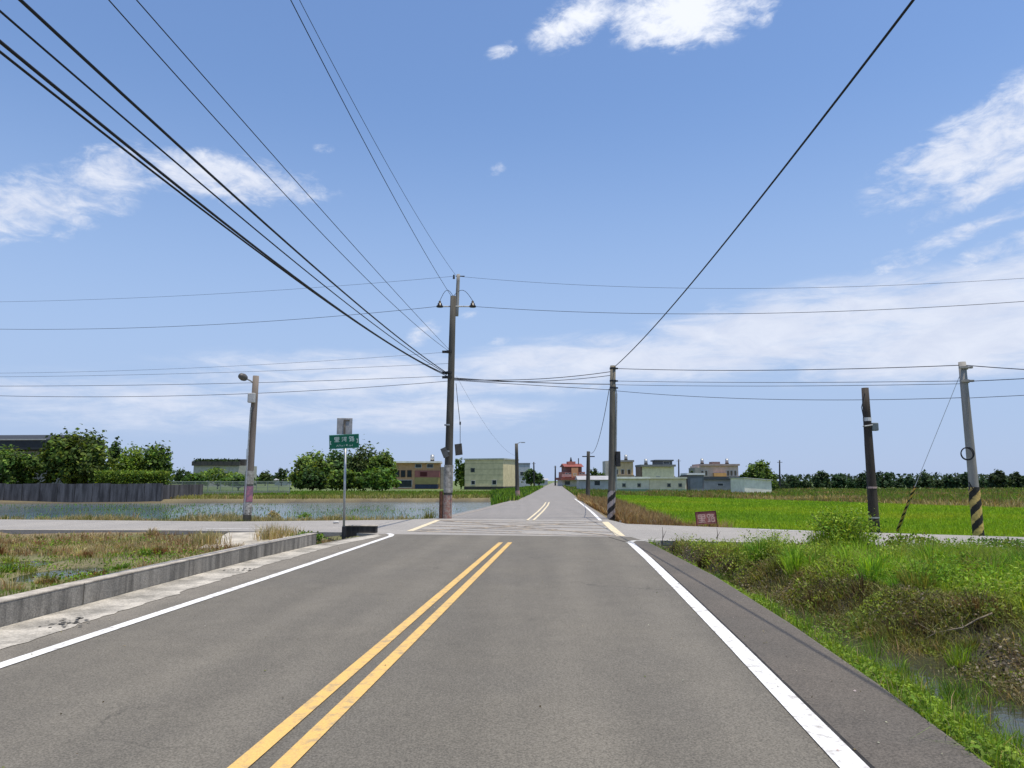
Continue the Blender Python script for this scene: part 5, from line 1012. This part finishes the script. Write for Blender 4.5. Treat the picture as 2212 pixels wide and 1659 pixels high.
# dead branches lying on the bank
for k, (y0, back, ang_, L_, lab) in enumerate(((7.4, .15, 2.9, 1.5, 'grey dry branch nearest the camera on the ditch bank'), (8.9, .55, 2.3, 1.1, 'short dry branch reaching down to the ditch water'), (10.6, .2, 3.3, 1.7, 'long thin dry branch halfway along the ditch bank'), (15.6, .4, 3.05, 1.5, 'pale straight stick lying near the crossing end of the ditch'))):
    x0 = float(interp(CREST, y0)) - back; q = MB(); pts = []
    for i in range(7): pts.append(Vector((math.cos(ang_) * L_ * i / 6 + rng.normal(0, .02), math.sin(ang_) * L_ * i / 6 * .6 + rng.normal(0, .02), 0))); pts[-1].z = float(height(x0 + pts[-1].x, y0 + pts[-1].y)) - float(height(x0, y0)) + .10 + rng.uniform(-.02, .05)
    q.tube(pts, [.011, .010, .009, .008, .006, .005, .003], 6); q.tube([pts[2], pts[2] + Vector((.10, .2, .08))], [.005, .002], 5); q.tube([pts[4], pts[4] + Vector((-.15, .1, .1))], [.005, .002], 5)
    o = q.build('dead_branch', mat('dead_wood', (.27, .22, .16), .9, .3, 9), None, True); o.location = (x0, y0, float(height(x0, y0))); tag(o, lab, 'branch', 'dead branches on the ditch bank')
# pale slab over the little ditch at the striped pole
sl_ = [G(1338, 1126, -.02), G(1352, 1098, -.02), G(1380, 1108, -.12), G(1420, 1131, -.12)]
struct(sheet('culvert_slab', [(p.x, p.y) for p in sl_], -.015, mat('slab_bluish', (.34, .35, .37), .9, .2, 3, fine=.2, bscale=25), thick=.25))

# ------------------------------------------------------------------ trees
def tree(name, x, y, lobes, n_, size, pal, wts, label, cat='tree', trunk_h=1.0, tr=.14, group=None, z=-.3, shaggy=.16):
    e = empty(name, (x, y, z), 0, label, cat, group)
    q = MB(); top = max(l[2] for l in lobes); q.tube([(0, 0, -.2), (.05, .02, top * .4), (.02, 0, top * .8)], [tr, tr * .75, tr * .35], 9)
    for l in lobes:
        q.tube([(.03, 0, top * rng.uniform(.2, .4)), (l[0] * .6, l[1] * .6, l[2] * .75), (l[0], l[1], l[2])], [tr * .5, tr * .32, tr * .12], 6)
    q.build('trunk', M_soil, e, True)
    vol = np.array([l[3] * l[4] for l in lobes]); cnt = np.maximum(1, (n_ * vol / vol.sum()).astype(int)); PP = []; NN = []; CC = []
    for l, c_ in zip(lobes, cnt):
        nc = max(14, c_ // 36); d = rng.normal(0, 1, (nc, 3)); d /= np.linalg.norm(d, axis=1)[:, None]; d[:, 2] = np.where(d[:, 2] < -.55, -d[:, 2], d[:, 2])
        rad = rng.uniform(.45, 1.08, nc)[:, None] ** .6; rr = np.array([l[3], l[3], l[4]]); cc = np.array(l[:3]) + d * rr * rad; ci = rng.integers(0, nc, c_)
        PP.append(cc[ci] + rng.normal(0, 1, (c_, 3)) * rr * shaggy); NN.append(d[ci]); CC.append((rng.uniform(.6, 1.35, nc)[ci])[:, None])
    P = np.concatenate(PP); NN = np.concatenate(NN); CC = np.concatenate(CC) * rng.uniform(.8, 1.2) * np.array([[rng.uniform(.85, 1.2), 1, 1]]); P[:, 2] = np.maximum(P[:, 2], .05)
    me = leaf_mesh('crown', P, size * rng.uniform(.6, 1.35, len(P)), palette(len(P), pal, wts, .2) * CC, .4, 1.6, NN); me.materials.append(M_leaf); link(bpy.data.objects.new('crown', me), e); return e
def lobes_for(px0, px1, py_top, py_bot, Y, n_=5, cx=None, z0=-.3):
    xc = X((px0 + px1) / 2, Y); w = (X(px1, Y) - X(px0, Y)) / 2; zt = A(1106, py_top, Y).z - z0; zb_ = A(1106, py_bot, Y).z - z0; out = []; hgt = zt - zb_
    out.append((0, 0, zb_ + hgt * .55, w * .62, hgt * .44))
    for k in range(n_):
        a_ = 2 * math.pi * k / n_ + rng.uniform(-.4, .4); rr = w * rng.uniform(.42, .62); out.append((math.cos(a_) * rr, math.sin(a_) * rr * .8, zb_ + hgt * rng.uniform(.28, .62), w * rng.uniform(.36, .48), hgt * rng.uniform(.26, .36)))
    for k in range(4):
        a_ = 2 * math.pi * k / 4 + rng.uniform(-.4, .4); rr = w * rng.uniform(.35, .58); out.append((math.cos(a_) * rr, math.sin(a_) * rr * .8, zb_ + hgt * .17, w * rng.uniform(.36, .46), hgt * .22))
    return xc, out
TG = [(.065, .128, .024), (.105, .195, .030), (.165, .255, .042), (.040, .078, .018)]
TD = [(.042, .082, .024), (.064, .120, .030), (.098, .162, .038), (.028, .052, .018)]
TY = [(.13, .21, .028), (.17, .24, .03), (.08, .14, .022)]
def T(name, a_, Y, n_, size, pal, label, group, cat='tree', lob=5, shag=.16):
    xc, lo = lobes_for(*a_, Y, lob); return tree(name, xc, Y, lo, n_, size, pal, [3, 4, 3, 2][:len(pal)], label, cat, group=group, shaggy=shag)
LG = 'trees behind the retaining wall'
T('broadleaf_tree', (78, 250, 935, 1052), 73, 9000, .26, TG, 'largest round green tree behind the retaining wall', LG, lob=7)
T('broadleaf_tree', (-60, 95, 972, 1058), 71, 6500, .24, TG, 'dark low tree below the dark roof at the left frame side', LG, lob=6)
T('broadleaf_tree', (235, 330, 968, 1045), 77, 3600, .22, TY, 'yellow green loose tree right of the largest round tree', LG, shag=.24)
T('broadleaf_tree', (300, 372, 960, 1040), 76, 2600, .22, TG, 'shaggy tree at the right end of the retaining wall', LG, shag=.26)
T('broadleaf_tree', (225, 262, 955, 1010), 78, 800, .22, TD, 'small dark sprig beside the largest round tree', LG, lob=3, shag=.3)
xh = X(290, 69.5); hz_ = empty('clipped_hedge', (xh, 69.3, -.3), 0, 'flat topped yellow green hedge above the retaining wall', 'hedge')
n_ = 6500; P = rng.uniform(-1, 1, (n_, 3)) * np.array([3.3, .8, .62]); P += rng.normal(0, .07, (n_, 3)); P[:, 2] += 2.15
me = leaf_mesh('foliage', P, rng.uniform(.08, .19, n_), palette(n_, TY, [4, 3, 2], .25) * (.75 + .5 * vn(P[:, 0], P[:, 2], 1.6, 7))[:, None], .6); me.materials.append(M_leaf); link(bpy.data.objects.new('foliage', me), hz_)
q = MB()
for k in range(9): q.tube([(-3 + k * .75, 0, 0), (-3 + k * .75 + rng.uniform(-.1, .1), 0, 2.3)], .04, 5)
q.build('stem', M_soil, hz_)
BG = 'trees in the bamboo clump beyond the pond'
for a_, Y, n_, pal, lab in (((622, 728, 980, 1056), 112, 5000, TG, 'leftmost rounded tree of the clump beyond the pond'), ((684, 782, 978, 1056), 116, 5000, TD, 'dark tree behind the street sign post'), ((742, 828, 966, 1056), 114, 5000, TD, 'tallest spiky dark tree of the clump right of the sign'), ((790, 862, 982, 1056), 111, 3600, TG, 'right end tree of the clump beside the orange house'), ((700, 790, 1016, 1056), 106, 2400, TG, 'low bush in front of the dark clump beyond the pond'), ((640, 712, 1014, 1056), 107, 2000, TD, 'low dark bush at the left foot of the clump beyond the pond'), ((776, 862, 1012, 1056), 105, 2200, TG, 'low light bush at the right foot of the clump beyond the pond')):
    T('clump_tree', a_, Y, n_, .32, pal, lab, BG, shag=.22)
FG = 'scattered far trees'
for a_, Y, n_, pal, lab in (((980, 1012, 990, 1052), 150, 1300, TG, 'tree between the tall pole and the yellow prefab'), ((1126, 1168, 1012, 1045), 185, 1300, TD, 'dark far tree right of the yellow prefab'), ((1150, 1178, 1022, 1045), 210, 700, TD, 'small dark tree nearer the road end on its left'), ((1262, 1298, 1012, 1048), 175, 900, TD, 'dark tree right of the red house'), ((1284, 1312, 1020, 1048), 170, 800, TD, 'second dark tree between red house and striped pole'), ((1206, 1226, 1024, 1046), 250, 500, TD, 'small tree beside the red house at the road end'), ((1488, 1502, 1018, 1042), 180, 400, TD, 'small far tree behind the grey metal shed'), ((1596, 1684, 998, 1060), 118, 6000, TG, 'big round dark green tree above the white shed')):
    T('far_tree', a_, Y, n_, .34 if Y > 120 else .28, pal, lab, FG)
for a_, Y, lab in (((372, 420, 1012, 1046), 190, 'far low tree right of the retaining wall trees'), ((418, 522, 1010, 1046), 150, 'far shrubs below the low planted roof building'), ((556, 590, 1016, 1042), 240, 'far tree right of the lamp pole'), ((590, 626, 1010, 1042), 230, 'far tree between the lamp pole and the bamboo clump'), ((392, 450, 1024, 1050), 120, 'pale shrub behind the mesh fence left part'), ((470, 560, 1026, 1050), 118, 'pale shrub behind the mesh fence right part')):
    T('far_tree', a_, Y, 1100, .36, TD if Y > 180 else TG, lab, FG)
# tree line beyond the rice
px = 1672; k = 0
ORD = ['first', 'second', 'third', 'fourth', 'fifth', 'sixth', 'seventh', 'eighth', 'ninth', 'tenth', 'eleventh', 'twelfth', 'thirteenth', 'fourteenth', 'fifteenth', 'sixteenth', 'seventeenth', 'eighteenth', 'nineteenth', 'twentieth']
tops = [1042, 1029, 1038, 1018, 1024, 1036, 1022, 1017, 1034, 1030, 1019, 1036, 1026, 1020, 1033, 1016, 1023, 1036, 1020, 1027]
wid = [32, 34, 26, 48, 42, 28, 40, 54, 30, 28, 44, 30, 36, 46, 30, 50, 40, 30, 46, 44]
while k < len(wid):
    Y = 158 + 8 * ((k * 7) % 3); T('treeline_tree', (px, px + wid[k], tops[k], 1057), Y, 1300, .40, [(.028, .058, .026), (.045, .085, .034), (.065, .11, .045)], ORD[k] + ' dark tree of the row beyond the rice, counted from the left', 'row of trees beyond the rice', lob=4); px += wid[k] * .84; k += 1
for sx, Y, n_, nm_, lab in ((1, 420, 9000, 'far_wood', 'distant dark woodland along the right horizon'), (-1, 380, 9000, 'far_wood', 'distant hazy woodland along the left horizon')):
    P = np.stack([rng.uniform(40, 420, n_) * sx if sx > 0 else -rng.uniform(70, 420, n_), Y + rng.uniform(-15, 15, n_), rng.uniform(-.5, 1, n_) ** 1 * 0], 1); top = 2.2 + 3.2 * vn(P[:, 0], P[:, 0] * 0, .09, 5) + 1.5 * vn(P[:, 0], P[:, 0] * 0, .3, 6); P[:, 2] = rng.uniform(-.5, 1, n_) * top
    stuff(nm_, leaf_mesh(nm_, P, rng.uniform(.7, 1.6, n_), palette(n_, [(.035, .06, .035), (.05, .08, .05)], [1, 1]), .4), M_leaf, lab, 'woodland')
# white egret-like flower and scraps of litter are too small to tell; a white stone by the sign foot
s_ = G(726, 1131, .0); q = MB(); q.tube([(-.10, 0, .0), (-.07, 0, .04), (.06, .02, .05), (.10, 0, .01)], [.02, .05, .045, .02], 8); o = q.build('white_stone', flat('white_stone', (.6, .58, .54)), None, True); o.location = (s_.x, s_.y, .01); tag(o, 'small white stone left of the street sign post', 'stone')
S.cycles.max_bounces = 6; S.cycles.transparent_max_bounces = 6
